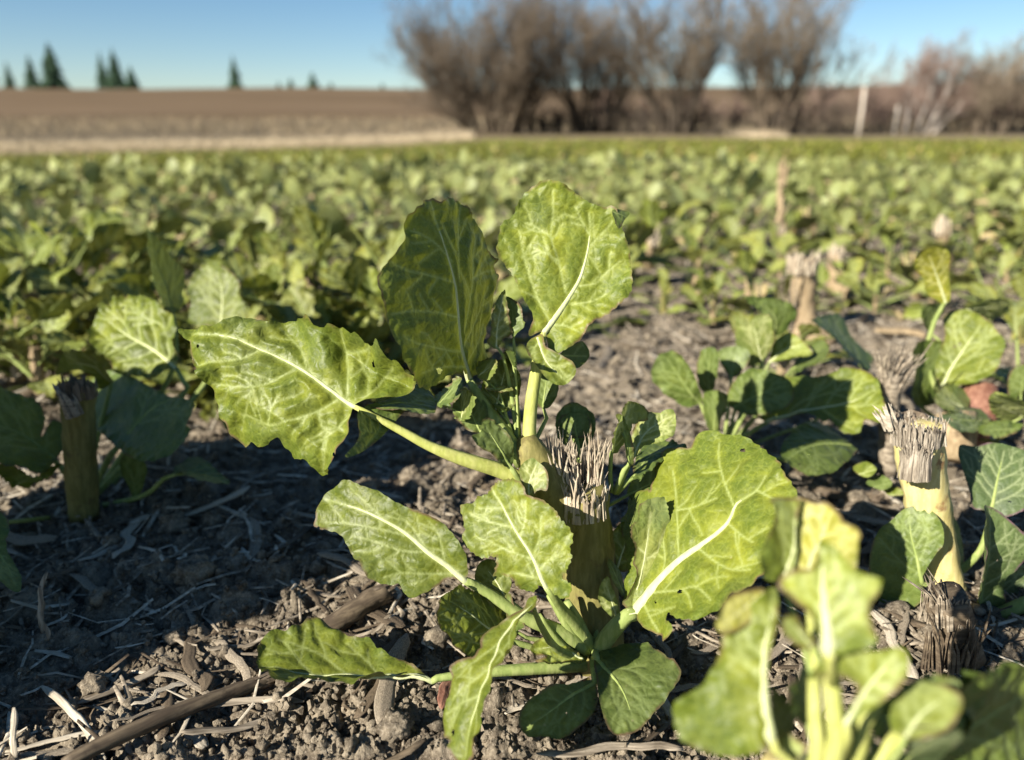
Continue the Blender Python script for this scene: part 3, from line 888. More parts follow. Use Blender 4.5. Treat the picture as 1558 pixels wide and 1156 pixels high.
# ---- main plant
mp, zb0 = plant(905, 988, 'sharp plant in the middle with two upright leaves and a frayed cut stump')
stem_tube(mp, [(P(908, 1010, .322), .0112), (P(905, 960, .318), .0115), (P(898, 880, .314), .0106), (P(890, 810, .310), .0108), (P(880, 765, .307), .0122), (P(874, 742, .306), .0115)], 'stem', rough=.035, seed=4)
stem_tube(mp, [(P(868, 800, .306), .0085), (P(838, 745, .303), .0082), (P(814, 700, .300), .0070), (P(803, 676, .2985), .0052), (P(800, 664, .298), .003)], 'stem', name='side_shoot', rough=.03, seed=6)
rs = np.random.RandomState(3)
cut_face(mp, P(875, 740, .3058), Vector((.02, -.25, 1)), .0122, 'fibre_dark', 1)
splinters('frayed_fibres', P(874, 748, .307), Vector((-0.02, 0.1, 1)), .0112, 460, .008, .025, 'fibre', mp, mp.location, rs, arc=(1.1, 5.2), rin=.45, w=.0008, splay=.10, drop=.008)
splinters('frayed_fibres', P(884, 762, .304), Vector((-0.05, 0.12, 1)), .0105, 360, .002, .014, 'fibre', mp, mp.location, rs, arc=(-1.7, 1.7), rin=.2, w=.0008, splay=.16, drop=.006)
splinters('frayed_fibres', P(856, 742, .3065), Vector((-0.16, 0.08, 1)), .0075, 220, .008, .023, 'fibre', mp, mp.location, rs, arc=(-3.1, 3.1), rin=.1, w=.0008, splay=.12, drop=.006)
splinters('frayed_fibres', P(838, 715, .304), Vector((-0.35, 0.0, 1)), .0050, 60, .002, .010, 'fibre', mp, mp.location, rs, arc=(-3, 3), rin=.1, w=.0008, splay=.14, drop=.006)

hero_leaf(mp, Z1, [(480,965),(520,920),(575,850),(570,780),(580,720),(590,640),(612,570),(600,520),(618,465),(595,430),(605,390),(570,350),(545,270),(500,210),(440,120),(380,92),(345,112),(300,100),(250,140),(198,205),(205,265),(170,320),(110,410),(76,490),(85,560),(105,640),(120,740),(150,830),(180,900),(235,970),(290,1005),(390,930),(440,925)],
    [(480,960),(430,830),(400,690),(380,520),(355,380),(320,200),(305,110)], .303, .277, (618, 465), .319,
    veins=[[(425,830),(340,815),(250,795),(170,760)],[(395,665),(300,640),(200,635),(130,650)],[(380,500),(300,470),(200,440),(130,400)],[(370,400),(300,300),(230,250)],[(400,480),(410,330),(430,200),(440,130)],[(440,720),(470,520),(480,380),(500,280)],[(440,800),(500,690),(560,520)],[(460,880),(520,800),(560,700)],[(440,900),(350,900),(260,930)],[(470,480),(540,450),(600,440)]],
    pet=[(795,705,.301,30),(772,668,.300,27),(745,628,.3015,22),(722,592,.3028,16)], mat='leaf', pmat='petiole', sp=.0007, arch=.05, fold=-.12, ripple=.022, blister=.008, serr=.02, seed=12)

hero_leaf(mp, Z1, [(835,735),(770,760),(770,720),(785,660),(740,580),(690,470),(618,370),(625,290),(640,225),(690,190),(720,130),(760,80),(840,38),(920,55),(980,90),(1040,130),(1110,155),(1170,158),(1205,250),(1242,350),(1252,450),(1250,540),(1200,600),(1140,650),(1080,680),(1040,720),(1010,770),(920,830),(865,825)],
    [(835,735),(900,650),(960,560),(1010,470),(1045,340),(1055,240),(1050,180)], .297, .299, (640, 290), .301,
    veins=[[(940,545),(905,400),(870,290),(880,180),(880,80)],[(865,690),(800,560),(750,410),(720,260)],[(1000,515),(1080,500),(1130,450),(1200,395)],[(965,600),(1050,590),(1130,555)],[(880,700),(940,705),(1010,740)],[(870,290),(800,240),(750,220)],[(1050,270),(1010,200),(985,150)],[(1045,330),(1120,260),(1160,220)],[(905,400),(830,360),(770,330)]],
    pet=[(812,705,.301,28),(806,668,.3005,25),(808,620,.2995,23),(815,570,.2985,21),(822,525,.2975,18)], pmat='petiole_gold', sp=.0007, arch=-.03, fold=.10, ripple=.035, blister=.010, serr=.012, seed=21,
    fn=lambda t, dv, e: .16 * np.clip(t - .86, 0, 1) * 2 + .05 * np.exp(-((t - .62) / .10) ** 2 - ((dv - .30) / .08) ** 2) - .03 * np.exp(-((t - .55) / .12) ** 2 - ((dv + .2) / .1) ** 2))
hero_leaf(mp, Z1, [(770,775),(800,752),(832,752),(846,808),(872,826),(930,860),(978,888),(990,930),(958,970),(905,990),(852,962),(808,905),(766,850),(758,810)],
    [(805,760),(850,880),(930,960)], .2945, .288, (970, 890), .289, sp=.0007, fold=.25, arch=.08, ripple=.02, blister=.012, serr=.004, seed=31, mr=.0006, nside=2, name='leaf_lobe')
hero_leaf(mp, Z1, [(910,840),(1012,778),(1053,840),(1022,890),(985,905),(950,870)], [(920,845),(1040,850)], .2985, .305, (990, 900), .302, sp=.0007, ripple=.02, seed=32, mr=.0004, nside=1, name='leaf_lobe', mat='leaf_soft')
hero_leaf(mp, Z1, [(1160,158),(1200,152),(1242,170),(1220,200),(1192,244),(1172,205)], [(1162,162),(1225,185)], .292, .295, (1195, 240), .290, sp=.0007, ripple=.03, seed=33, mr=.0003, nside=1, name='leaf_lobe', mat='leaf_soft')

hero_leaf(mp, Z2, [(985,548),(1015,525),(1070,515),(1200,500),(1280,470),(1322,405),(1300,380),(1270,370),(1250,340),(1180,310),(1160,260),(1100,255),(1050,210),(990,180),(930,150),(880,140),(800,135),(760,90),(700,80),(620,68),(560,80),(500,85),(440,65),(380,65),(320,75),(230,110),(120,110),(20,115),(35,160),(80,190),(75,280),(110,340),(150,400),(190,440),(175,480),(190,520),(185,570),(215,600),(225,660),(270,690),(290,720),(340,700),(400,730),(450,715),(530,695),(550,735),(590,770),(600,800),(680,820),(720,860),(760,892),(820,885),(880,840),(920,780),(950,720),(960,640),(965,590)],
    [(985,548),(900,490),(730,365),(600,290),(460,230),(300,165),(90,140)], .289, .303, (760, 890), .283,
    veins=[[(935,510),(945,400),(930,230),(935,160)],[(725,360),(690,240),(630,170),(570,110)],[(890,500),(780,570),(650,615),(540,635),(480,630),(380,580),(320,560)],[(650,345),(530,410),(430,440),(330,435),(195,410)],[(460,240),(370,285),(250,300),(115,310)],[(955,590),(860,680),(770,735),(700,760)],[(1000,535),(1090,460),(1140,370),(1200,345)],[(480,630),(530,560),(560,500)],[(430,440),(410,510),(420,580)],[(780,570),(800,650),(850,690)],[(930,235),(1000,250),(1090,255)]],
    pet=[(805,735,.3015,30),(760,716,.2985,27),(700,697,.2945,24),(654,679,.2925,18),(610,655,.291,15),(570,634,.2898,11)], pmat='petiole_gold', sp=.0007, arch=.03, fold=-.06, ripple=.045, blister=.020, serr=.009, seed=44,
    fn=lambda t, dv, e: 2.2 * np.clip(np.abs(dv) * (np.sign(dv) == LEFT_UP) - .215, 0, 1) - 1.2 * np.clip(np.abs(dv) * (np.sign(dv) != LEFT_UP) - .27, 0, 1) * (t > .0))
hero_leaf(mp, Z2, [(1000,560),(1070,540),(1130,552),(1200,565),(1262,572),(1200,622),(1130,700),(1050,770),(960,830),(886,852),(958,770),(992,700),(972,610)],
    [(1010,565),(1120,640),(1040,760)], .2885, .277, (960, 760), .272, sp=.0007, arch=-.05, fold=.25, ripple=.03, blister=.012, serr=.008, seed=45, mr=.0004, nside=2, name='leaf_lobe', mat='leaf_soft')
hero_leaf(mp, Z2, [(1040,530),(1200,505),(1322,425),(1420,470),(1428,540),(1400,585),(1290,585),(1150,565)], [(1050,540),(1250,530),(1400,530)], .292, .303, (1290, 590), .292, sp=.0007, arch=.05, ripple=.03, seed=46, mr=.0004, nside=2, name='leaf_lobe', mat='leaf_soft')

hero_leaf(mp, Z4, [(830,462),(846,430),(840,358),(800,290),(740,230),(680,200),(620,180),(560,150),(510,120),(450,100),(380,75),(345,100),(300,125),(275,160),(265,220),(265,255),(320,270),(370,285),(400,330),(420,370),(450,385),(480,440),(520,465),(560,475),(590,470),(610,495),(640,522),(700,500),(740,475),(770,455),(800,458)],
    [(830,462),(760,400),(700,355),(620,285),(540,235),(440,190),(290,150)], .285, .298, (640, 520), .287,
    veins=[[(700,350),(640,260),(570,195)],[(690,352),(600,345),(500,310),(420,290)],[(800,435),(700,435),(600,430),(540,445)],[(760,390),(740,290),(700,230)],[(620,290),(500,260),(380,240),(300,240)],[(540,235),(450,150),(400,110)]],
    pet=[(893,990,.303,26),(860,965,.297,26),(800,940,.292,24),(752,908,.289,20),(720,889,.2875,17)], sp=.00065, arch=.07, fold=.10, ripple=.02, blister=.008, serr=.009, seed=51)

hero_leaf(mp, Z3, [(705,1085),(740,1110),(790,1150),(830,1145),(858,1100),(850,1062),(800,1030),(830,990),(858,920),(850,870),(870,820),(855,760),(800,700),(770,650),(720,610),(690,590),(640,575),(605,560),(590,510),(550,480),(500,475),(440,490),(400,515),(380,560),(320,580),(300,610),(235,625),(240,680),(265,760),(250,800),(270,850),(310,890),(360,920),(430,910),(450,940),(430,1020),(490,1020),(540,1040),(570,1090),(640,1113),(670,1080)],
    [(705,1090),(640,920),(560,790),(500,690),(455,610),(400,530)], .277, .288, (860, 780), .2765,
    veins=[[(640,930),(540,890),(400,830),(320,800)],[(650,890),(680,800),(690,680)],[(540,750),(400,720),(280,670)],[(680,985),(730,930),(830,880)],[(570,800),(600,700),(600,600)],[(690,1040),(600,1020),(520,1000)],[(470,640),(400,640),(330,640)]],
    pet=[(900,985,.3045,26),(880,955,.297,22),(855,925,.287,17),(840,905,.279,13)], sp=.00065, arch=.03, fold=.08, ripple=.03, blister=.009, serr=.026, seed=61, tooth=.06)
hero_leaf(mp, Z3, [(610,605),(600,560),(580,520),(563,440),(580,390),(630,358),(662,380),(700,410),(727,460),(720,540),(680,540),(650,555),(632,600)],
    [(615,600),(615,500),(650,400)], .2865, .288, (725, 480), .286, sp=.0005, arch=.05, fold=.2, ripple=.02, blister=.012, serr=.006, seed=62, mat='leaf_pale', mr=.0006, nside=2, pet=[(826,790,.296,10),(812,775,.292,9)])

hero_leaf(mp, Z4, [(990,690),(1003,650),(990,600),(1005,570),(960,530),(900,510),(850,500),(810,480),(780,500),(740,530),(735,600),(750,640),(790,690),(820,730),(870,760),(920,780),(950,765),(975,725)],
    [(985,688),(900,640),(840,590),(775,540)], .288, .274, (900, 775), .272, pet=[(890,1000,.303,14),(830,990,.294,12),(780,976,.2885,10)], sp=.0005, arch=.03, fold=-.08, ripple=.03, blister=.022, serr=.02, seed=71, nside=5,
    fn=lambda t, dv, e: -.10 * np.clip(np.abs(dv) - .18, 0, 1) * 2)

hero_leaf(mp, Z4, [(700,846),(640,822),(600,800),(540,788),(500,770),(460,742),(400,735),(350,715),(300,695),(250,685),(200,700),(150,718),(90,725),(40,745),(28,790),(50,840),(90,890),(150,912),(230,905),(300,890),(350,880),(390,905),(430,890),(500,870),(560,865),(620,855)],
    [(700,846),(560,838),(430,830),(300,822),(150,815),(50,800)], .283, .280, (390, 905), .270, pet=[(890,1012,.300,22),(800,1018,.292,20),(720,1024,.287,17),(665,1032,.284,13)], sp=.0007, arch=-.02, fold=.42, ripple=.04, blister=.010, serr=.008, seed=81)

hero_leaf(mp, Z4, [(1092,520),(1115,570),(1092,640),(1077,720),(1068,800),(1000,850),(980,940),(950,1020),(920,1090),(880,1170),(820,1190),(790,1130),(800,1100),(783,1080),(800,1020),(830,970),(860,900),(868,850),(935,800),(960,720),(1000,660),(1050,600)],
    [(1085,560),(1020,690),(975,850),(900,1000),(830,1150)], .262, .236, (1070, 800), .242, pet=[(885,1005,.300,16),(845,985,.286,14),(822,950,.271,11),(812,925,.263,8)], sp=.0007, arch=.10, fold=.3, ripple=.03, blister=.007, serr=.014, seed=91)

hero_leaf(mp, Z4, [(1318,850),(1240,868),(1170,880),(1110,910),(1050,958),(1038,1010),(1068,1060),(1130,1072),(1200,1082),(1270,1040),(1318,990),(1340,920)],
    [(1330,860),(1230,920),(1150,980),(1070,1030)], .285, .268, (1200, 1080), .266, pet=[(903,1000,.302,16),(905,1030,.288,13)], sp=.0007, arch=.05, fold=.08, ripple=.03, blister=.01, serr=.012, seed=101, mat='leaf_soft')
hero_leaf(mp, Z0, [(905,1000),(930,985),(980,983),(1012,1008),(1036,1032),(1020,1062),(992,1092),(962,1116),(930,1116),(914,1080),(908,1040)],
    [(910,1005),(945,1050),(965,1100)], .294, .270, (1030, 1040), .282, pet=[(905,985,.304,16),(907,1000,.296,14)], sp=.0007, arch=.06, fold=.08, ripple=.03, blister=.01, serr=.012, seed=102, mat='leaf_soft')

hero_leaf(mp, Z5, [(205,935),(150,892),(170,850),(215,740),(200,690),(210,620),(185,560),(190,510),(225,480),(230,420),(270,390),(330,375),(356,385),(360,290),(380,240),(410,190),(470,170),(510,160),(540,110),(580,80),(630,70),(670,80),(720,75),(770,90),(830,130),(880,170),(920,200),(950,260),(1000,340),(1012,400),(1000,490),(980,570),(930,700),(860,800),(740,890),(650,965),(560,1002),(490,1002),(440,982),(390,948),(388,990),(420,1010),(405,1060),(370,1088),(345,1052),(290,1032),(240,990)],
    [(205,932),(300,840),(450,710),(600,600),(690,510),(730,420),(820,350),(855,275)], .292, .280, (490, 1000), .268,
    veins=[[(455,700),(460,560),(460,420),(440,280)],[(715,430),(670,310),(640,200),(640,120)],[(545,640),(650,720),(720,750),(800,745)],[(690,520),(760,580),(810,610)],[(290,850),(420,850),(540,835),(620,900)],[(320,820),(385,720),(385,560)],[(460,470),(540,450),(640,400)],[(255,885),(290,960),(330,1030)],[(820,350),(900,390),(970,400)]],
    pet=[(908,992,.304,30),(922,972,.299,30),(940,950,.2945,29),(955,936,.292,25)], mr=.0030, sp=.0007, arch=.04, fold=.06, ripple=.022, blister=.010, serr=.010, seed=111, label='big broad leaf with a thick white midrib')
hero_leaf(mp, Z5, [(200,925),(150,890),(172,850),(215,740),(198,690),(208,620),(183,560),(188,510),(223,480),(228,420),(270,388),(330,373),(362,390),(380,560),(330,700),(260,830)], [(205,915),(250,700),(290,450)], .2935, .294, (190, 520), .292, sp=.0007, arch=.02, fold=.05, ripple=.02, seed=112, serr=.02, mr=.0005, nside=2, name='leaf_lobe', mat='leaf_pale')

# small shoots to the right of the stump and ragged scraps on the left
hero_leaf(mp, Z3, [(1070,325),(1045,235),(1043,180),(1078,110),(1108,75),(1160,40),(1222,48),(1237,100),(1180,140),(1152,160),(1122,260),(1092,325)], [(1080,320),(1090,200),(1160,90)], .306, .303, (1150, 200), .309, pet=[(931,748,.312,9),(928,720,.309,8),(930,690,.3065,7)], sp=.0007, fold=.3, arch=.05, ripple=.04, seed=121, mat='leaf_pale', serr=.02)
hero_leaf(mp, Z3, [(1195,362),(1188,280),(1208,190),(1260,120),(1340,108),(1420,88),(1442,150),(1422,240),(1340,285),(1262,300),(1220,352)], [(1200,355),(1270,220),(1400,130)], .307, .312, (1420, 240), .308, pet=[(936,748,.312,11),(948,725,.309,9),(960,700,.3075,7)], sp=.0007, fold=.15, arch=.04, ripple=.05, seed=122, mat='leaf_pale', serr=.02)
hero_leaf(mp, Z3, [(1195,440),(1225,330),(1290,185),(1350,240),(1422,250),(1500,290),(1515,335),(1400,345),(1330,395),(1222,485)], [(1205,460),(1300,350),(1480,310)], .309, .318, (1330, 400), .312, pet=[(938,750,.313,11),(955,732,.311,9),(965,725,.3095,8)], sp=.0007, fold=-.1, ripple=.05, seed=123, mat='leaf_soft', serr=.02)
hero_leaf(mp, Z3, [(780,190),(775,160),(800,118),(880,98),(942,115),(962,170),(958,225),(900,245),(820,235)], [(880,240),(870,170),(870,110)], .322, .325, (960, 170), .323, pet=[(882,700,.318,8),(878,672,.321,7)], sp=.0007, arch=.05, ripple=.03, seed=124, mat='leaf_soft', serr=.01)
hero_leaf(mp, Z3, [(1165,390),(1150,300),(1120,180),(1105,115),(1135,120),(1175,220),(1195,330),(1190,400)], [(1175,390),(1160,260),(1115,130)], .304, .300, (1195, 330), .305, pet=[(935,750,.312,10),(950,715,.306,9)], sp=.0007, fold=.3, ripple=.03, seed=125, mat='leaf_soft', serr=.01, mr=.0005)
hero_leaf(mp, Z3, [(512,415),(517,310),(462,200),(400,138),(348,143),(338,210),(278,240),(330,300),(400,342),(440,385)], [(505,405),(430,290),(365,180)], .293, .290, (300, 250), .287, pet=[(800,745,.3,12),(785,722,.295,10)], sp=.0007, arch=.04, fold=.12, ripple=.06, seed=131, mat='leaf_soft', serr=.025)
hero_leaf(mp, Z1, [(610,815),(568,782),(585,720),(590,640),(640,535),(655,560),(662,640),(686,740),(640,770),(628,800)], [(612,805),(615,720),(640,560)], .301, .300, (685, 735), .303, sp=.0007, ripple=.06, seed=132, serr=.03, mat='leaf_pale', pet=[(790,690,.303,9),(778,600,.303,8),(765,540,.3015,6)], mr=.0004)
hero_leaf(mp, Z1, [(690,760),(665,690),(648,570),(690,580),(728,612),(738,680),(750,690),(715,740)], [(690,755),(690,680),(680,590)], .304, .306, (735, 680), .303, sp=.0007, ripple=.06, seed=133, serr=.03, mat='leaf_soft', pet=[(792,690,.304,8),(786,600,.305,7),(782,525,.3045,5)], mr=.0004)
for k, (o, m, zz) in enumerate((([(520,945),(525,880),(580,862),(612,870),(605,930),(560,965)], [(530,940),(600,880)], .300), ([(330,1085),(320,1040),(390,985),(440,950),(442,1010),(410,1060),(360,1085)], [(340,1075),(430,970)], .297),
        ([(425,1150),(420,1080),(455,1000),(510,1045),(500,1100),(470,1150)], [(440,1145),(470,1030)], .298), ([(690,900),(640,850),(650,826),(690,830),(700,880)], [(690,895),(660,835)], .302), ([(560,1010),(555,965),(620,985),(690,1010),(640,1020)], [(560,1005),(660,1005)], .302), ([(600,1090),(610,1060),(660,1085),(650,1110)], [(605,1080),(650,1095)], .302))):
    hero_leaf(mp, Z1, o, m, zz, zz - .002, o[2], zz + .003, sp=.0007, ripple=.10, seed=140 + k, serr=.05, mat='leaf_pale' if k % 2 == 0 else 'leaf_soft', mr=.0003, nside=2, name='leaf_scrap', pet=[(790, 695, .302, 5), ((tr(*Z1, [m[0]])[0][0] + 790) / 2, tr(*Z1, [m[0]])[0][1] + 25, .301, 4)])
hero_leaf(mp, Z5, [(130,985),(30,870),(70,760),(95,800),(130,900)], [(125,970),(70,790)], .300, .298, (30, 870), .297, sp=.0007, ripple=.04, seed=151, mat='leaf_pale', serr=.02, mr=.0005, nside=2)
hero_leaf(mp, Z5, [(165,830),(150,860),(100,780),(75,690),(95,680),(140,740)], [(155,840),(90,700)], .3, .302, (140, 740), .304, sp=.0007, seed=152, mat='leaf_soft', mr=.0005, nside=2)
hero_leaf(mp, Z4, [(1290,770),(1240,730),(1190,690),(1120,690),(1085,720),(1090,750),(1140,760),(1100,775),(1150,790),(1230,780)], [(1285,768),(1190,725),(1100,730)], .294, .289, (1150, 790), .287, sp=.0007, fold=.1, ripple=.05, seed=153, serr=.02, mr=.0006)
hero_leaf(mp, Z4, [(1000,640),(985,560),(985,520),(1005,515),(1020,560),(1045,600),(1060,640),(1020,660)], [(1010,650),(1000,530)], .291, .289, (1050, 630), .290, sp=.0007, seed=154, mat='leaf_soft', mr=.0005, nside=2, pet=[(880,985,.302,10),(800,970,.294,8)])
for k, (o, m_, zz, mt) in enumerate((
    ([(738,625),(733,590),(748,556),(772,545),(792,575),(786,612),(762,632)], [(752,630),(762,590),(770,555)], .303, 'leaf'),
    ([(712,655),(690,630),(694,606),(720,596),(742,622),(734,655)], [(730,655),(715,625),(703,606)], .298, 'leaf_soft'),
    ([(848,668),(846,632),(872,612),(903,634),(898,672),(872,684)], [(872,682),(874,650),(874,620)], .325, 'leaf_soft'),
    ([(955,752),(972,712),(1008,692),(1034,716),(1022,750),(985,772)], [(958,752),(990,735),(1025,715)], .319, 'leaf_soft'),
    ([(930,862),(924,826),(946,794),(978,800),(982,840),(958,868)], [(938,866),(950,830),(966,802)], .312, 'leaf'),
    ([(822,620),(806,596),(815,566),(840,560),(850,590),(840,616)], [(826,618),(830,590),(832,566)], .308, 'leaf_soft'),
    ([(742,905),(722,880),(735,852),(765,858),(778,890),(762,912)], [(768,908),(755,885),(738,862)], .292, 'leaf'))):
    hero_leaf(mp, Z0, o, m_, zz, zz + .004, o[1], zz + .002, sp=.0007, ripple=.05, arch=.05, fold=.12, seed=170 + k, serr=.02, mat=mt, mr=.0006, nside=3,
              pet=[((m_[0][0] + 2 * 890) / 3 if k in (3, 4, 6) else 800 if k in (0, 1, 5) else 882, 985 if k in (4, 6) else 745 if k == 3 else 700, .304, 9), (m_[0][0] * .7 + 845 * .3, m_[0][1] + 18, zz + .002, 7)])
# extra petioles leaving the crown of the stem base
for (pts) in ([(888,990,.303,16),(862,950,.296,14),(835,905,.292,9)], [(898,985,.302,18),(880,945,.297,16),(862,915,.294,11)], [(880,1000,.301,12),(850,975,.294,10),(820,935,.289,7)]):
    arr = catmull(np.array([[*P(a, b, c), d * .5 * c / F] for a, b, c, d in pts]), .004)
    tv, tf = tube_np([Vector(q[:3]) for q in arr], [q[3] for q in arr], 8); poly_obj('petiole', tv, tf, M['petiole'], mp, mp.location)
# ---- yellow stump at the right
sp_, zs = plant(1448, 880, 'yellow cut stump at the right with a grey frayed top, leaves round its foot')
stem_tube(sp_, [(P(1440, 905, zs), .0086), (P(1428, 850, zs - .005), .0086), (P(1416, 790, zs - .010), .0089), (P(1406, 735, zs - .016), .0094), (P(1399, 690, zs - .020), .0100), (P(1395, 645, zs - .024), .0105)], 'stem_gold', rough=.03, seed=9)
rs = np.random.RandomState(5)
cut_face(sp_, P(1395, 645, zs - .0242), Vector((-.05, -.15, 1)), .0108, 'fibre_dark', 2)
splinters('frayed_fibres', P(1396, 655, zs - .026), Vector((-.08, .1, 1)), .0106, 260, .002, .009, 'fibre_grey', sp_, sp_.location, rs, arc=(-3.14, 3.14), rin=.6, w=.0007, splay=.16, drop=.006)
splinters('frayed_fibres', P(1393, 700, zs - .0325), Vector((-.05, .12, 1)), .0062, 320, .004, .012, 'fibre_grey', sp_, sp_.location, rs, arc=(-1.6, 1.6), rin=.0, w=.0006, splay=.12, drop=.008)
splinters('frayed_fibres', P(1352, 640, zs - .026), Vector((-.5, .0, 1)), .003, 16, .005, .011, 'straw_pale', sp_, sp_.location, rs, rin=.0, w=.0012, splay=.3)
hero_leaf(sp_, ZC, [(560,900),(580,850),(612,800),(634,770),(632,712),(602,665),(550,643),(500,655),(460,690),(420,720),(392,780),(385,860),(397,930),(430,980),(480,1005),(540,985),(575,950)], [(562,905),(545,820),(525,740),(518,670)], .343, .346, (385, 870), .353, pet=[(1445,880,.362,14),(1420,895,.356,11)], sp=.0007, fold=.12, arch=.05, seed=201, serr=.006, mat='leaf_soft')
hero_leaf(sp_, ZC, [(745,1010),(700,940),(690,880),(670,830),(680,770),(710,710),(760,650),(795,648),(820,690),(836,740),(820,800),(790,860),(782,900),(790,950),(762,1012)], [(750,1005),(745,900),(760,780),(785,660)], .350, .338, (670, 830), .332, pet=[(1450,890,.362,14),(1480,935,.354,11)], sp=.0007, fold=.5, arch=.06, seed=202, serr=.005, mat='leaf_grey')
hero_leaf(sp_, ZC, [(795,668),(770,660),(730,650),(720,600),(700,540),(680,480),(690,440),(740,445),(790,430),(860,440),(925,470),(960,560),(930,640),(850,682)], [(795,665),(815,560),(838,460)], .366, .374, (690, 440), .380, pet=[(1450,880,.366,14),(1490,840,.368,12),(1505,800,.367,11)], sp=.0007, fold=.08, arch=.04, seed=203, serr=.006, mat='leaf_grey', label='broad blue green leaf with a purple rim')
hero_leaf(sp_, ZC, [(790,880),(780,830),(820,810),(850,720),(880,760),(870,820),(905,840),(900,900),(850,960),(810,970)], [(800,960),(840,880),(870,800)], .358, .350, (780, 830), .350, sp=.0008, fold=.2, ripple=.06, seed=204, serr=.02, mat='leaf_grey')
hero_leaf(sp_, ZC, [(690,860),(660,790),(640,720),(650,660),(680,700),(700,770),(705,840)], [(698,850),(660,700)], .372, .374, (640, 720), .37, sp=.0008, seed=205, mat='leaf_soft', mr=.0006)
tv, tf = tube_np([P(1452, 900, .364), P(1490, 942, .352), P(1530, 932, .345), P(1590, 905, .338)], [.003, .0034, .0034, .003], 10); poly_obj('petiole', tv, tf, M['petiole'], sp_, sp_.location)

# ---- leafy plant behind that stump (large lit leaf, yellow leaf on a tall stalk)
lp, zl_ = plant(1470, 668, 'leafy plant behind the yellow stump with one bright yellow leaf held high')
hero_leaf(lp, Z7, [(1190,625),(1163,560),(1180,500),(1200,430),(1195,370),(1230,340),(1290,335),(1350,360),(1400,410),(1432,460),(1420,510),(1400,560),(1350,600),(1280,620)], [(1188,625),(1225,550),(1265,490),(1335,395)], .50, .502, (1420, 510), .488, pet=[(1470,668,.51,10),(1440,610,.503,9)], sp=.0010, fold=.08, seed=211, serr=.014)
hero_leaf(lp, Z7, [(1080,690),(1058,640),(1070,560),(1048,490),(1098,450),(1180,448),(1196,490),(1150,540),(1172,610),(1140,690)], [(1100,690),(1105,580),(1120,480)], .515, .505, (1060, 560), .50, pet=[(1465,668,.515,10),(1420,635,.516,8)], sp=.001, fold=.2, seed=212, mat='leaf_soft', serr=.008)
hero_leaf(lp, Z7, [(1200,305),(1182,300),(1130,260),(1118,210),(1085,170),(1090,110),(1140,80),(1190,78),(1222,120),(1216,200),(1222,280)], [(1203,300),(1175,220),(1140,120)], .500, .485, (1085, 140), .49, pet=[(1462,668,.515,9),(1412,560,.512,9),(1418,500,.505,8),(1436,462,.501,7)], sp=.001, fold=.25, arch=-.06, seed=213, mat='leaf_gold', serr=.006, label='bright yellow leaf')
hero_leaf(lp, Z7, [(1165,700),(1160,660),(1200,620),(1272,650),(1290,700),(1232,728)], [(1275,705),(1225,680),(1175,665)], .48, .47, (1200, 625), .49, sp=.001, fold=.1, seed=214, mat='leaf_pale', serr=.012, pet=[(1470,668,.51,7),(1472,640,.487,6)])
dl, _ = hero_leaf(lp, Z7, [(1185,735),(1250,708),(1330,708),(1372,750),(1322,797),(1250,792),(1208,755)], [(1368,752),(1290,750),(1210,735)], .472, .455, (1290, 795), .445, sp=.001, seed=215, mat='leaf_grey', serr=.006, pet=[(1475,668,.51,8),(1510,650,.49,7)])
tv, tf = tube_np([P(1472, 680, .50), P(1486, 625, .498), P(1492, 585, .50)], [.010, .0125, .010], 12, rough=.04); poly_obj('red_stem', tv, tf, M['red_stem'], lp, lp.location)
tv, tf = tube_np([P(1448, 700, .475), P(1455, 650, .478), P(1452, 630, .48)], [.010, .012, .012], 12, rough=.05); poly_obj('stem', tv, tf, M['stub'], lp, lp.location)
for k, (o, m, z0, z1, zl) in enumerate((
    ([(1503,640),(1450,680),(1440,600),(1470,545),(1530,540),(1560,600)], [(1490,680),(1500,560)], .49, .485, .49),
    ([(1503,740),(1440,760),(1380,720),(1370,660),(1430,650),(1510,690)], [(1500,740),(1380,680)], .47, .46, .475),
    ([(1470,800),(1400,820),(1330,800),(1340,770),(1420,750),(1490,770)], [(1480,785),(1350,790)], .46, .452, .45),
    ([(1275,330),(1320,300),(1400,285),(1450,300),(1430,350),(1340,360)], [(1280,330),(1430,315)], .56, .56, .55),
    ([(1110,360),(1120,320),(1180,300),(1200,330),(1160,380),(1140,420)], [(1140,415),(1160,320)], .53, .52, .52))):
    hero_leaf(lp, Z7, o, m, z0, z1, o[2], zl, sp=.0012, seed=220 + k, ripple=.05, serr=.02, mat=('leaf_soft', 'leaf_pale')[k % 2], pet=[(1468,668,.51,6), (1468 + (tr(*Z7, [m[0]])[0][0] - 1468) * .6, tr(*Z7, [m[0]])[0][1] + 18, z0 + .01, 5)])

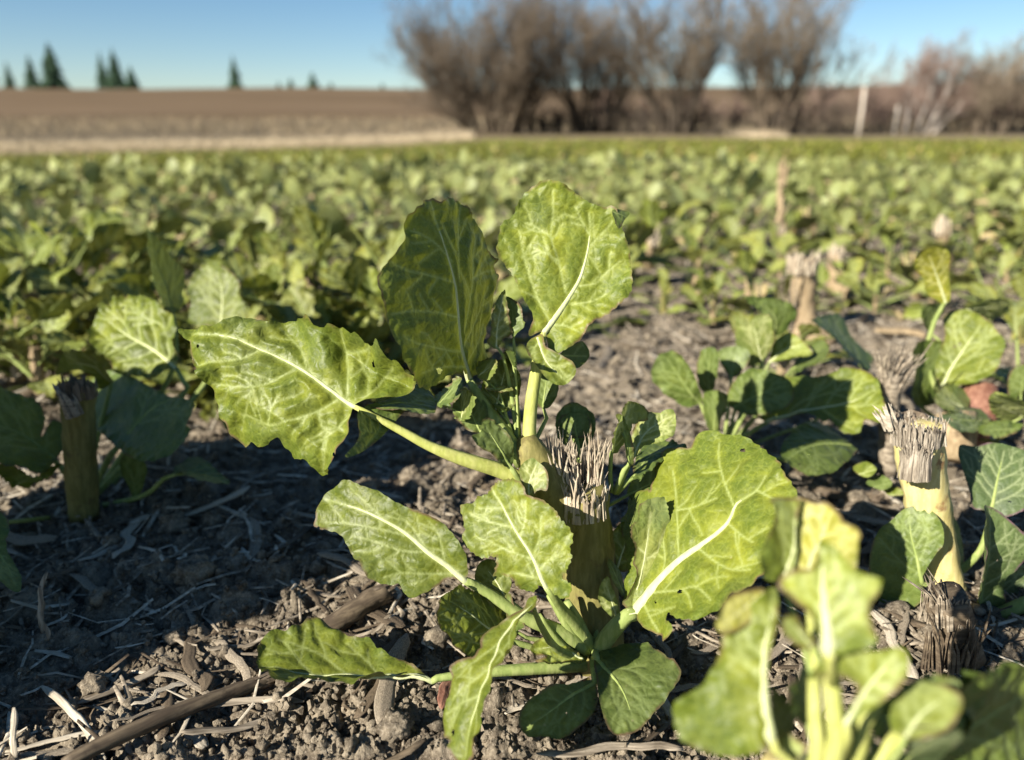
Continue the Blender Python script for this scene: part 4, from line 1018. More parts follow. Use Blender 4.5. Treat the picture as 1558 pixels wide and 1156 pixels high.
# ---- dark shaded plant between the big leaf and the stumps
dp, zd = plant(1100, 692, 'shaded dark green plant between the big right leaf and the dry forked stub')
dspec = [
    ([(200,690),(140,640),(95,600),(80,560),(108,505),(180,488),(230,540),(256,600),(272,680)], [(265,690),(200,600),(140,520)], .47, .46, 'leaf_soft'),
    ([(300,662),(275,620),(268,500),(308,473),(342,520),(330,620)], [(305,660),(305,560),(305,490)], .49, .48, 'leaf_soft'),
    ([(380,585),(332,495),(400,468),(452,490),(440,550)], [(385,580),(400,490)], .50, .50, 'leaf_soft'),
    ([(420,530),(415,460),(412,360),(440,390),(482,350),(540,358),(562,440),(505,522),(460,540)], [(500,530),(490,450),(470,370)], .51, .50, 'leaf_pale'),
    ([(535,525),(560,450),(622,424),(680,470),(692,502),(620,522)], [(530,530),(600,480),(670,470)], .505, .495, 'leaf'),
    ([(620,555),(690,480),(742,448),(765,490),(742,540),(650,575)], [(615,560),(690,515),(750,470)], .51, .50, 'leaf_soft'),
    ([(380,700),(372,640),(460,558),(560,575),(622,620),(602,700),(480,735)], [(400,700),(500,650),(590,620)], .47, .45, 'leaf_soft'),
    ([(420,280),(500,280),(590,300),(618,350),(580,420),(540,420),(480,330)], [(550,430),(540,350),(470,290)], .56, .55, 'leaf_soft'),
    ([(300,790),(290,700),(300,640),(380,660),(360,740),(340,800)], [(320,790),(330,680)], .46, .45, 'leaf_soft'),
]
for k, (o, m, z0, z1, mt) in enumerate(dspec):
    c = tr(*Z7, [m[0]])[0]
    hero_leaf(dp, Z7, o, m, z0, z1, o[len(o) // 3], (z0 + z1) / 2 + .004, sp=.001, seed=240 + k, fold=.12, arch=.04, ripple=.035, serr=.012, mat=mt, pet=[(1100,690,.50,9), ((c[0] + 1100) / 2, (c[1] + 690) / 2 + 4, (z0 + .50) / 2, 7)])
hero_leaf(dp, Z7, [(530,755),(480,735),(500,660),(560,600),(650,585),(720,598),(800,568),(880,560),(942,600),(960,660),(988,762),(940,770),(900,758),(872,800),(810,802),(762,750),(740,762),(690,735),(600,745)], [(520,752),(700,710),(850,680),(930,640)], .475, .453, (810, 800), .447, pet=[(1100,692,.50,10),(1130,665,.488,9)], sp=.0009, fold=.06, ripple=.03, seed=251, serr=.012, label='long leaf half in shadow, half sunlit')
dl2, fr2 = hero_leaf(dp, Z7, [(835,850),(860,872),(850,892),(810,932),(770,962),(700,966),(650,942),(600,912),(573,870),(590,828),(640,790),(720,753),(780,770),(830,820)], [(842,855),(700,860),(600,895)], .455, .425, (700, 966), .412, pet=[(1100,692,.50,10),(1220,700,.475,9),(1280,690,.462,8)], sp=.0008, arch=.05, ripple=.02, seed=252, serr=.008, mat='leaf_soft', label='round leaf beaded with dew')
def dew(parent, fr, base, uv, n, seed, off=.0016):
    rs = np.random.RandomState(seed); V, Fc = [], []
    me0 = bpy.data.meshes.new('drop_shape')
    import bmesh
    bm = bmesh.new(); bmesh.ops.create_icosphere(bm, subdivisions=1, radius=1); vv = [v.co.copy() for v in bm.verts]; ff = [[v.index for v in f.verts] for f in bm.faces]; bm.free(); bpy.data.meshes.remove(me0)
    for i in range(n):
        u = uv[0] + rs.randn() * uv[2]; v = uv[1] + rs.randn() * uv[3]; r = rs.uniform(.0003, .0008)
        c = fr.w((u * fr.L, v * fr.L, off)); b = len(V)
        V += [c + q * r for q in vv]; Fc += [tuple(b + k for k in f) for f in ff]
    poly_obj('dew_drops', V, Fc, M['dew'], parent, base)
dew(dl2, fr2, dp.location, (.45, .02, .16, .10), 70, 1)
pl, frp = dl, _
dew(dl, frp, lp.location, (.5, 0.0, .2, .08), 40, 2)
hero_leaf(dp, Z7, [(890,575),(800,540),(765,450),(680,378),(760,368),(822,440),(900,530)], [(890,560),(820,480),(700,376)], .52, .52, (765, 450), .515, sp=.001, fold=.2, seed=253, mat='leaf_grey', pet=[(1100,692,.52,5),(1240,640,.52,5)])
for k, o in enumerate(([(870,960),(850,930),(900,910),(940,940),(910,970)], [(930,1010),(900,990),(950,960),(1000,990),(970,1020)], [(990,1040),(960,1010),(1030,1010),(1050,1035)])):
    hero_leaf(dp, Z7, o, [o[0], o[3]], .425, .418, o[1], .43, sp=.001, seed=260 + k, mat=('leaf', 'leaf_soft')[k % 2], nside=1)

# ---- dry stubs without leaves
def stub(px, py, label, pts, mat, fr_list, seed, n=14):
    d = (P(px, py, 1.0) - Vector((0, 0, H))); k = -H / d.z
    o = thing('dry_stub', Vector((0, 0, H)) + d * k, label, 'stub', 'dry cut stubs')
    stem_tube(o, [(P(a, b, k + c), w * .5 * (k + c) / F) for a, b, c, w in pts], mat, n=n, rough=.06, seed=seed)
    rs = np.random.RandomState(seed)
    for (a, b, c, ax, r, num, l0, l1, mt) in fr_list:
        splinters('frayed_fibres', P(a, b, k + c), Vector(ax), r, num, l0, l1, mt, o, o.location, rs, rin=.3, w=.0011 * k / .4, splay=.2, drop=.01)
    return o, k
stub(1228, 505, 'tan dry stub standing behind the shaded dark plant', [(1236,525,.0,86),(1222,500,-.005,60),(1219,470,-.01,42),(1222,430,-.02,40),(1220,395,-.03,36)], 'stub', [(1220,402,-.03,(0,.1,1),.015,60,.006,.018,'fibre'),(1200,490,-.02,(-.28,0,1),.004,8,.05,.085,'straw')], 3)
stub(1354, 712, 'grey dry forked stub standing right behind the yellow stump', [(1352,720,0,24),(1350,660,-.008,24),(1353,610,-.016,30),(1356,570,-.022,30)], 'straw', [(1350,575,-.022,(-.30,0,1),.005,26,.012,.026,'straw'),(1366,575,-.022,(.42,0,1),.005,26,.014,.030,'straw')], 4)
stub(1452, 1002, 'dark hollow stub leaning at the foot of the yellow stump', [(1462,1000,0,60),(1450,950,-.008,56),(1436,908,-.014,62)], 'straw_dark', [(1436,910,-.014,(-.1,0,1),.0085,50,.002,.006,'straw'),(1440,925,-.016,(-.75,.1,1),.002,7,.020,.028,'straw'),(1446,990,-.010,(-.05,0,1),.0092,60,.010,.024,'straw_dark')], 5)

stub(1188, 388, 'tall yellowish dry stalk standing blurred in the field left of the yellow leaf', [(1188,392,.0,14),(1191,345,-.02,11),(1186,300,-.03,8),(1191,270,-.04,10),(1188,258,-.045,6)], 'stub', [(1189,272,-.04,(0.05,.1,1),.007,16,.02,.045,'stub'),(1188,330,-.03,(.3,0,1),.006,8,.02,.04,'stub'),(1188,370,-.02,(-.4,0,1),.006,8,.03,.05,'fibre')], 13)
stub(1437, 400, 'tan blurred stub in the field behind the bright yellow leaf', [(1438,402,.0,22),(1436,370,-.02,18),(1434,345,-.03,20)], 'stub', [(1434,347,-.03,(0,.1,1),.012,24,.01,.03,'fibre')], 14)
stub(985, 405, 'short tan blurred stub beside the field edge right of the sunlit upright leaf', [(986,408,.0,22),(987,385,-.02,18),(990,362,-.03,20)], 'stub', [(990,364,-.03,(0,.1,1),.012,24,.01,.03,'fibre')], 15)
stub(1275, 440, 'tan blurred stub with a flared foot just right of the tall dry stalk', [(1276,442,.0,36),(1274,410,-.01,28),(1272,385,-.02,22)], 'stub', [(1272,388,-.02,(0,.1,1),.010,20,.01,.02,'fibre')], 16)

# ---- plant at the left, mostly in shade
pl, zp = plant(125, 770, 'half shaded stump plant at the left with a blackened frayed top')
stem_tube(pl, [(P(128, 785, zp), .0080), (P(124, 720, zp - .01), .0082), (P(121, 660, zp - .018), .0080), (P(118, 610, zp - .024), .0086), (P(117, 588, zp - .027), .0092)], 'stem', rough=.04, seed=14)
rs = np.random.RandomState(8)
splinters('frayed_fibres', P(117, 594, zp - .027), Vector((0, .1, 1)), .0092, 110, .004, .012, 'fibre_dark', pl, pl.location, rs, rin=.2, w=.0012)
splinters('frayed_fibres', P(110, 622, zp - .035), Vector((-.25, 0, 1)), .004, 14, .010, .02, 'straw', pl, pl.location, rs, rin=.1, w=.0022)
hero_leaf(pl, Z8, [(650,580),(620,600),(560,620),(500,605),(430,600),(410,560),(370,520),(345,490),(335,450),(340,400),(400,345),(470,320),(530,325),(590,350),(640,390),(652,420),(640,480),(656,540)], [(645,578),(560,510),(470,460),(395,405)], .46, .486, (560, 620), .460, pet=[(130,770,.46,12),(250,640,.465,11),(285,590,.462,9)], sp=.0009, fold=.08, ripple=.04, seed=301, serr=.014, blister=.02)
hero_leaf(pl, Z8, [(640,375),(600,375),(580,360),(560,320),(535,250),(525,180),(524,110),(532,58),(560,100),(600,150),(640,200),(656,260),(652,340)], [(630,375),(610,280),(570,180),(535,70)], .49, .455, (656, 260), .50, pet=[(135,770,.47,10),(255,580,.485,9),(268,500,.492,8)], sp=.001, fold=.15, seed=302, serr=.01, mat='leaf_soft', label='narrow dark upright leaf')
hero_leaf(pl, Z8, [(815,440),(760,425),(700,415),(710,340),(694,280),(740,210),(780,190),(840,220),(880,260),(886,310),(906,360),(905,410),(860,430)], [(812,440),(816,330),(798,230)], .54, .553, (700, 415), .549, pet=[(140,770,.47,9),(300,600,.52,9),(335,530,.538,8)], sp=.001, fold=.10, ripple=.04, seed=303, serr=.014)
hero_leaf(pl, Z8, [(415,625),(370,642),(352,590),(285,570),(210,590),(230,530),(290,500),(350,518),(400,570)], [(410,628),(350,560),(250,555)], .455, .44, (210, 590), .45, sp=.001, arch=.1, fold=.12, seed=304, pet=[(125,760,.455,10),(165,600,.457,8)])
hero_leaf(pl, Z8, [(480,905),(400,840),(340,780),(320,700),(330,660),(400,608),(470,604),(540,640),(620,680),(700,698),(722,720),(690,790),(700,800),(680,860),(640,900),(560,930)], [(480,815),(560,730),(650,680),(700,700)], .435, .42, (560, 930), .405, pet=[(130,765,.455,12),(170,690,.44,11)], sp=.0009, fold=.06, ripple=.03, seed=305, serr=.010, mat='leaf_soft', label='large leaf in deep shade')
hero_leaf(pl, Z8, [(-60,660),(0,655),(60,680),(120,700),(156,770),(150,830),(182,780),(222,800),(232,860),(200,920),(150,970),(80,950),(0,930),(-80,900)], [(190,900),(80,820),(-50,770)], .43, .41, (0, 930), .40, pet=[(122,770,.455,12),(100,720,.44,10)], sp=.001, fold=.06, ripple=.05, seed=306, serr=.01, mat='leaf_soft')
hero_leaf(pl, Z8, [(635,965),(655,942),(720,930),(790,958),(842,1002),(760,1002),(690,992)], [(640,965),(740,965),(835,1000)], .415, .40, (760, 1002), .395, pet=[(130,775,.45,10),(215,755,.435,9),(250,728,.42,8)], sp=.001, fold=.12, seed=307, mat='leaf_soft')
hero_leaf(pl, Z8, [(60,1010),(20,990),(-20,930),(60,940),(130,975),(180,940),(230,925),(180,975),(100,1010)], [(60,1005),(150,960)], .43, .42, (20, 990), .42, sp=.001, seed=308, ripple=.06)
hero_leaf(pl, ZD, [(-60,190),(0,205),(32,260),(20,330),(60,410),(82,460),(70,512),(0,482),(-80,440)], [(-60,300),(10,380),(60,480)], .33, .32, (0, 482), .315, sp=.001, seed=309, fold=.1, mat='leaf_soft', pet=[(100,785,.45,8),(-40,800,.36,7)])
hero_leaf(pl, Z8, [(540,950),(500,900),(470,880),(440,930),(470,1010),(500,1060)], [(500,1060),(480,950)], .44, .43, (440, 930), .43, sp=.0012, seed=310, mat='leaf_soft')

# ---- blurred plant close to the lens at the lower right
fp = thing('stump_plant', (P(1270, 1156, .152).x, P(1270, 1156, .152).y + .02, 0.0), 'blurred yellowish plant close to the lens in the lower right corner', 'plant', GS)
def stalk(pts, mat='petiole_gold'):
    arr = catmull(np.array([[*q, r] for q, r in pts]), .005)
    tv, tf = tube_np([Vector(q[:3]) for q in arr], [q[3] for q in arr], 12, rough=.02); poly_obj('petiole', tv, tf, M[mat], fp, fp.location)
B = fp.location
def st(a, b, c, wpx): return (P(a, b, c), wpx * .5 * c / F)
stem_tube(fp, [(B + Vector((0, 0, -.01)), .0095), (B + Vector((0, -.002, .04)), .009), (B + Vector((0, -.004, .062)), .008)], 'stem_gold', seed=44)
for pts in ([st(1239,1030,.160,20), st(1240,1090,.158,22), st(1242,1160,.160,26)], [st(1268,960,.156,22), st(1266,1040,.155,27), st(1268,1160,.158,32)], [st(1335,1060,.160,26), st(1312,1100,.160,28), st(1292,1170,.162,30)], [st(1385,1100,.166,24), st(1350,1140,.165,26), st(1310,1190,.166,28)]):
    stalk(pts + [(B + Vector((0, 0, .05)), .0045)])
fk = dict(sp=.0008, ripple=.04, blister=.012)
hero_leaf(fp, Z6, [(600,420),(570,350),(575,200),(578,100),(600,50),(660,68),(720,68),(770,110),(795,150),(850,178),(877,220),(862,290),(850,350),(800,410),(700,430)], [(640,440),(650,320),(690,220),(740,110)], .178, .182, (870, 250), .174, mat='leaf_gold', seed=401, fold=.12, pet=[(1245,1040,.160,16),(1235,960,.168,15),(1230,910,.176,13)], pmat='petiole_gold', **fk)
hero_leaf(fp, Z6, [(500,400),(460,400),(420,360),(408,300),(430,230),(480,130),(458,60),(520,48),(600,58),(585,150),(572,330),(540,380)], [(530,395),(570,250),(575,80)], .180, .185, (430, 230), .182, mat='leaf', seed=402, fold=.35, arch=.05, pet=[(1240,1040,.162,12),(1210,940,.172,10)], **fk)
hero_leaf(fp, Z6, [(730,700),(660,560),(600,500),(510,420),(560,360),(660,340),(672,280),(692,228),(762,262),(800,320),(862,370),(950,400),(900,520),(925,660),(850,692)], [(725,690),(715,560),(700,420),(700,270)], .150, .156, (510, 420), .157, mat='leaf', seed=403, fold=.18, arch=-.05, serr=.03, pet=[(1268,1040,.154,22),(1262,1000,.152,20)], pmat='petiole_gold', mr=.0018, sp=.0008, ripple=.06)
hero_leaf(fp, Z6, [(475,1075),(400,1132),(300,1142),(200,1120),(100,1062),(73,940),(110,890),(200,830),(270,700),(290,620),(370,540),(430,470),(500,428),(512,560),(482,700),(462,870)], [(480,1070),(458,900),(455,720),(480,560),(500,440)], .160, .168, (73, 960), .168, mat='leaf', seed=404, fold=.10, arch=.06, pet=[(1262,1165,.162,16),(1215,1170,.161,16),(1180,1140,.1605,15)], pmat='petiole_gold', mr=.0014, ripple=.06, blister=.012, sp=.0008)
hero_leaf(fp, Z6, [(250,560),(290,470),(380,438),(452,438),(435,540),(350,605),(270,625)], [(450,450),(350,530),(260,600)], .168, .164, (290, 470), .166, mat='leaf_gold', seed=405, **fk)
hero_leaf(fp, Z6, [(480,1070),(478,850),(540,900),(582,980),(562,1050),(505,1090)], [(485,1075),(520,960),(500,870)], .168, .170, (582, 980), .176, mat='leaf_soft', seed=406, **fk)
hero_leaf(fp, Z6, [(640,690),(560,650),(520,600),(528,558),(582,538),(620,600),(662,640)], [(655,680),(590,600),(545,560)], .158, .155, (520, 600), .156, mat='leaf', seed=407, pet=[(1262,1040,.156,9),(1250,1010,.157,8)], **fk)
hero_leaf(fp, Z6, [(790,1015),(830,900),(850,850),(760,800),(640,812),(720,722),(820,690),(930,700),(1022,678),(1062,730),(1042,820),(980,890),(880,960)], [(800,1000),(870,880),(940,790),(1010,700)], .150, .151, (720, 720), .155, mat='leaf', seed=408, fold=.3, arch=-.05, pet=[(1285,1150,.157,16),(1290,1120,.153,15)], pmat='petiole_gold', **fk)
hero_leaf(fp, Z6, [(1045,1060),(1000,1000),(945,940),(1040,850),(1150,795),(1280,830),(1250,900),(1300,1000),(1250,1080),(1140,1080)], [(1045,1050),(1110,960),(1180,860)], .160, .160, (1280, 1000), .157, mat='leaf_soft', seed=409, ripple=.08, sp=.0008, serr=.03, pet=[(1310,1185,.166,14),(1355,1140,.164,13)], pmat='petiole_gold')
hero_leaf(fp, Z6, [(1130,1190),(1120,1120),(1240,1060),(1300,980),(1260,900),(1290,800),(1400,755),(1560,750),(1660,900),(1640,1080),(1560,1160),(1400,1200),(1260,1200)], [(1150,1170),(1320,1050),(1480,930),(1620,860)], .168, .192, (1290, 800), .167, mat='leaf_soft', seed=410, fold=.1, pet=[(1310,1190,.168,16),(1380,1180,.168,14)], sp=.001, ripple=.06)
hero_leaf(fp, Z6, [(1060,1130),(1050,1060),(1120,1010),(1260,1020),(1290,1060),(1240,1110),(1140,1190),(1080,1180)], [(1060,1140),(1160,1080),(1270,1045)], .158, .152, (1050, 1060), .152, mat='leaf_grey', seed=411, sp=.001)
hero_leaf(fp, Z6, [(520,1110),(500,1080),(540,1030),(580,1060),(640,1100),(600,1150),(540,1150)], [(530,1130),(600,1090)], .165, .163, (540, 1030), .165, seed=412, sp=.001)

hero_leaf(fp, Z6, [(1260,1000),(1250,900),(1300,810),(1420,770),(1540,780),(1640,860),(1620,980),(1500,1060),(1380,1080)], [(1280,990),(1420,920),(1600,880)], .175, .196, (1300, 810), .172, mat='leaf_soft', seed=414, ripple=.06, sp=.001, pet=[(1330,1190,.172,14),(1420,1120,.174,13)])
hero_leaf(fp, Z6, [(900,1010),(930,930),(1000,900),(1060,960),(1040,1050),(960,1080)], [(920,1060),(990,920)], .166, .172, (1060, 960), .174, mat='leaf_soft', seed=415, ripple=.06, sp=.001, pet=[(1300,1190,.166,12)])
hero_leaf(fp, Z6, [(560,900),(600,790),(640,760),(690,800),(680,900),(640,1000),(590,990)], [(640,1000),(630,790)], .166, .170, (690, 800), .176, mat='leaf_soft', seed=416, ripple=.06, sp=.001, pet=[(1250,1190,.168,12),(1236,1130,.167,11)])

hero_leaf(fp, Z6, [(1040,1065),(980,990),(1010,900),(1100,828),(1220,838),(1295,900),(1262,1000),(1180,1062)], [(1050,1055),(1120,960),(1230,880)], .150, .152, (1262, 1000), .148, mat='leaf', seed=417, ripple=.07, sp=.001, serr=.03, pet=[(1330,1190,.160,14),(1370,1140,.153,12)])

# ---- unseen plant added beyond the left edge, its leaves placed to shade the soil
def toward_sun(px, py, h, t):
    d = (P(px, py, 1.0) - Vector((0, 0, H))); k = (h - H) / d.z
    return Vector((0, 0, H)) + d * k + S * t
shade_plant = thing('stump_plant', (-.30, .16, 0), 'unseen big leaved plant added outside the left edge to shade the soil', 'plant', GS)
stem_tube(shade_plant, [(Vector((-.30, .16, -.01)), .011), (Vector((-.298, .162, .05)), .010), (Vector((-.295, .16, .085)), .010)], 'stem', seed=71)
shade = [((120, 900), 0, .20, .062), ((300, 880), 0, .20, .055), ((40, 830), 0, .26, .06), ((200, 770), 0, .26, .055), ((390, 745), 0, .24, .050), ((130, 690), .03, .26, .05), ((500, 690), 0, .25, .040), ((60, 960), 0, .17, .05), ((230, 640), .05, .22, .045), ((30, 720), .03, .30, .06)]
for i, (px_, hh, t, r) in enumerate(shade):
    c = toward_sun(px_[0], px_[1], hh, t); rs = np.random.RandomState(500 + i)
    st_ = shade_plant.location + Vector((0, 0, .05 + .003 * i)); d = (c - st_); dn = d.normalized()
    # blade faces the sun well enough to throw a broad shadow
    U = (dn - S * dn.dot(S)).normalized(); b = c - U * r * 1.15
    L = r * 2.4; out, mid = proto_outline(rs, L); out[:, 1] *= 1.25
    V, Tm, ve, ha, ed = leaf_geo(out, mid, auto_veins(mid, catmull(out, L * .04, True), L, rs, 4), L, .003, arch=.05, ripple=.03, seed=600 + i)
    Nn = S; Vv = Nn.cross(U)
    W = np.array(b - shade_plant.location)[None] + V[:, :1] * np.array(U) + V[:, 1:2] * np.array(Vv) + V[:, 2:] * np.array(Nn)
    me = mesh_np('leaf', W, Tm, M['leaf_soft']); fattr(me, 'vein', ve); fattr(me, 'halo', ha); fattr(me, 'edge', ed)
    lo = link('leaf', me, shade_plant)
    arr = catmull(np.array([[*st_, .003], [*(st_.lerp(b, .5) + Vector((0, 0, -.01))), .0025], [*b, .002], [*(b + U * L * .8), .0006]]), .01)
    tv, tf = tube_np([Vector(q[:3]) for q in arr], [q[3] for q in arr], 6); poly_obj('petiole', tv, tf, M['petiole'], lo, shade_plant.location)
# ------------------------------------------------------------------ soil crumbs, clods, straw
import bmesh
def ico(sub):
    bm = bmesh.new(); bmesh.ops.create_icosphere(bm, subdivisions=sub, radius=1)
    v = np.array([tuple(x.co) for x in bm.verts]); f = np.array([[y.index for y in x.verts] for x in bm.faces]); bm.free(); return v, f
def lumps(name, x, y, r, sub, seed, sink=0.25, rough=.28):
    rs = np.random.RandomState(seed); v, f = ico(sub); n = len(x)
    z = soil_h(x, y) + r * (1 - 2 * sink) * .6
    q = v[None] * (1 + rough * rs.randn(n, len(v), 1)) * (r[:, None, None] * rs.uniform(.65, 1.2, (n, 1, 3)))
    a = rs.rand(n) * 6.28; c, s = np.cos(a)[:, None], np.sin(a)[:, None]
    q = np.stack([q[..., 0] * c - q[..., 1] * s, q[..., 0] * s + q[..., 1] * c, q[..., 2]], -1)
    q += np.stack([x, y, z], -1)[:, None]
    ff = f[None] + (np.arange(n) * len(v))[:, None, None]
    return mesh_np(name, q.reshape(-1, 3), ff.reshape(-1, 3), M['soil'], smooth=sub > 1)
def scatter(n, dmin, dmax, seed, ang=46):
    rs = np.random.RandomState(seed)
    d = dmin * (dmax / dmin) ** rs.rand(n); a = np.radians(rs.uniform(-ang, ang, n))
    return d * np.sin(a), d * np.cos(a), d, rs
x, y, d, rs = scatter(21000, .2, 1.0, 1); o = link('soil_crumbs', lumps('soil_crumbs', x, y, .0005 + .0012 * rs.rand(len(x)) ** 2.2 * (d / .35) ** .6 + .0006 * rs.rand(len(x)), 1, 2, rough=.3)); tag(o, 'fine dry soil crumbs covering the bare ground', kind='stuff')
x, y, d, rs = scatter(3400, .22, 2.6, 3); o = link('soil_lumps', lumps('soil_lumps', x, y, .0008 + .0016 * d + (.0012 + .0022 * d) * rs.rand(len(x)) ** 2.5, 2, 4, rough=.22)); tag(o, 'small lumps of dry soil between the crumbs', kind='stuff')
def soil_at(px, py):
    d = (P(px, py, 1.0) - Vector((0, 0, H))); k = -H / d.z
    p = Vector((0, 0, H)) + d * k; return p.x, p.y, k
rsc = np.random.RandomState(77)
for i, (px, py, wpx, lab) in enumerate(((265, 795, 46, 'round pale clod lit on top, larger of the pair in the dark soil at left'), (325, 788, 34, 'smaller pale clod, right neighbour of the round one in the shade'), (295, 872, 58, 'large sunlit clod in front of the pair, among the crumbs'), (262, 948, 34, 'pale clod beside the straw in the left foreground'), (140, 1020, 40, 'flat brown clod in the lower left near the broken straws'), (412, 772, 26, 'small clod at the sunlit edge of the shade'),
        (560, 985, 40, 'clod in the sun just above the spoon shaped leaf'), (600, 1090, 52, 'clod lump below the spoon shaped leaf stalk'), (640, 735, 40, 'clod lit behind the lower left leaf'), (560, 740, 34, 'small clod beside the tip of the lower left leaf'), (170, 820, 26, 'little clod in the deep shade at left'))):
    cx_, cy_, k = soil_at(px, py); r = wpx * .5 * k / F
    v, f = ico(4); n3 = pn(v[:, 0] * 1.7 + i * 3, v[:, 1] * 1.7 + v[:, 2]) * .35 + pn(v[:, 0] * 4 + i, v[:, 1] * 4 + v[:, 2] * 3) * .25 + np.abs(pn(v[:, 0] * 9 + v[:, 2] * 5, v[:, 1] * 9 + i)) * .22
    me = mesh_np('soil_clod', v * (r * (1 + n3))[:, None] * np.array([1, .9, .75]), f, M['soil'])
    o = link('soil_clod', me, None, (cx_, cy_, float(soil_h(cx_, cy_)) + r * .35)); tag(o, lab, 'clod', 'soil clods')

for i in range(34):
    d = .26 * 2.6 ** rsc.rand(); a = math.radians(rsc.uniform(-36, 34)); cx_, cy_ = d * math.sin(a), d * math.cos(a); r = rsc.uniform(.0028, .0062) * (1 + .5 * (d > .4))
    v, f = ico(3); n3 = pn(v[:, 0] * 1.7 + i * 5, v[:, 1] * 1.7 + v[:, 2]) * .4 + pn(v[:, 0] * 4 + i, v[:, 1] * 4 + v[:, 2] * 3) * .3 + np.abs(pn(v[:, 0] * 8 + v[:, 2] * 5, v[:, 1] * 8 + i)) * .25
    o = link('soil_clod', mesh_np('soil_clod', v * (r * (1 + n3))[:, None] * np.array([1, rsc.uniform(.7, 1), .7]), f, M['soil']), None, (cx_, cy_, float(soil_h(cx_, cy_)) + r * .2)); o.rotation_euler = (0, 0, rsc.rand() * 6)
    tag(o, 'crumbly little clod of dry soil among many on the bare ground', 'clod', 'small soil clods strewn over the ground')

def straw_mesh(name, L, w, seed, mat, nseg=14, hollow=True):
    """split piece of dry stalk: curved, twisted, ragged strip with real thickness"""
    rs = np.random.RandomState(seed); k = 9
    ts = np.linspace(-.5, .5, nseg); cx = np.cumsum(np.cumsum(rs.randn(nseg))) ; cx = (cx - np.linspace(cx[0], cx[-1], nseg)); cx *= .09 * L / max(1e-9, np.abs(cx).max()) * rs.uniform(.3, 1.3)
    cz = .04 * L * (4 * ts ** 2 - .4) * rs.uniform(-.5, 1.2) + w * .3
    V, Fc = [], []; tw = rs.uniform(-1, 1); arc = rs.uniform(1.0, 2.6)
    for layer in (0, 1):
        for i, t in enumerate(ts):
            wid = w * (1 + .25 * pn(t * 9 + seed, 3.3)) * (1 if abs(t) < .4 else max(.12, 1 - (abs(t) - .4) * 8.5 * rs.uniform(.5, 1.0)))
            for j in range(k):
                a = (j / (k - 1) - .5) * arc + tw * t
                rr = wid * .5 / math.sin(min(arc, 2.8) / 2) * (1 if layer == 0 else .78) * (1 + .09 * math.sin(j * 2.2 + seed + 2 * t) + .07 * pn(t * 14 + j, seed + .5))
                V.append((t * L, cx[i] + rr * math.sin(a), cz[i] + .55 * rr * math.cos(a) - wid * .2))
    n1 = nseg * k
    for i in range(nseg - 1):
        for j in range(k - 1):
            a = i * k + j
            Fc.append((a, a + k, a + k + 1, a + 1)); Fc.append((n1 + a, n1 + a + 1, n1 + a + k + 1, n1 + a + k))
        for j in (0, k - 1):
            a = i * k + j; Fc.append((a, a + k, n1 + a + k, n1 + a) if j else (a, n1 + a, n1 + a + k, a + k))
    for i in (0, nseg - 1):
        for j in range(k - 1):
            a = i * k + j; Fc.append((a, a + 1, n1 + a + 1, n1 + a) if i == 0 else (a, n1 + a, n1 + a + 1, a + 1))
    me = bpy.data.meshes.new(name); me.from_pydata(V, [], Fc); me.materials.append(M[mat]); me.polygons.foreach_set('use_smooth', np.ones(len(me.polygons), bool)); me.update()
    return me

def lay(me, x, y, rot, rs, lift=.0, L=.05, tilt=None):
    o = link('dry_straw', me)
    dx, dy = math.cos(rot), math.sin(rot)
    hs = [float(soil_h(x + dx * L * f, y + dy * L * f)) for f in (-.5, -.2, 0, .2, .5)]
    sl = math.atan2(hs[4] - hs[0], L) if tilt is None else tilt
    o.rotation_euler = (rs.uniform(-.5, .5), -sl, rot); o.location = (x, y, max(hs[2], (hs[0] + hs[4]) / 2) + lift)
    return o
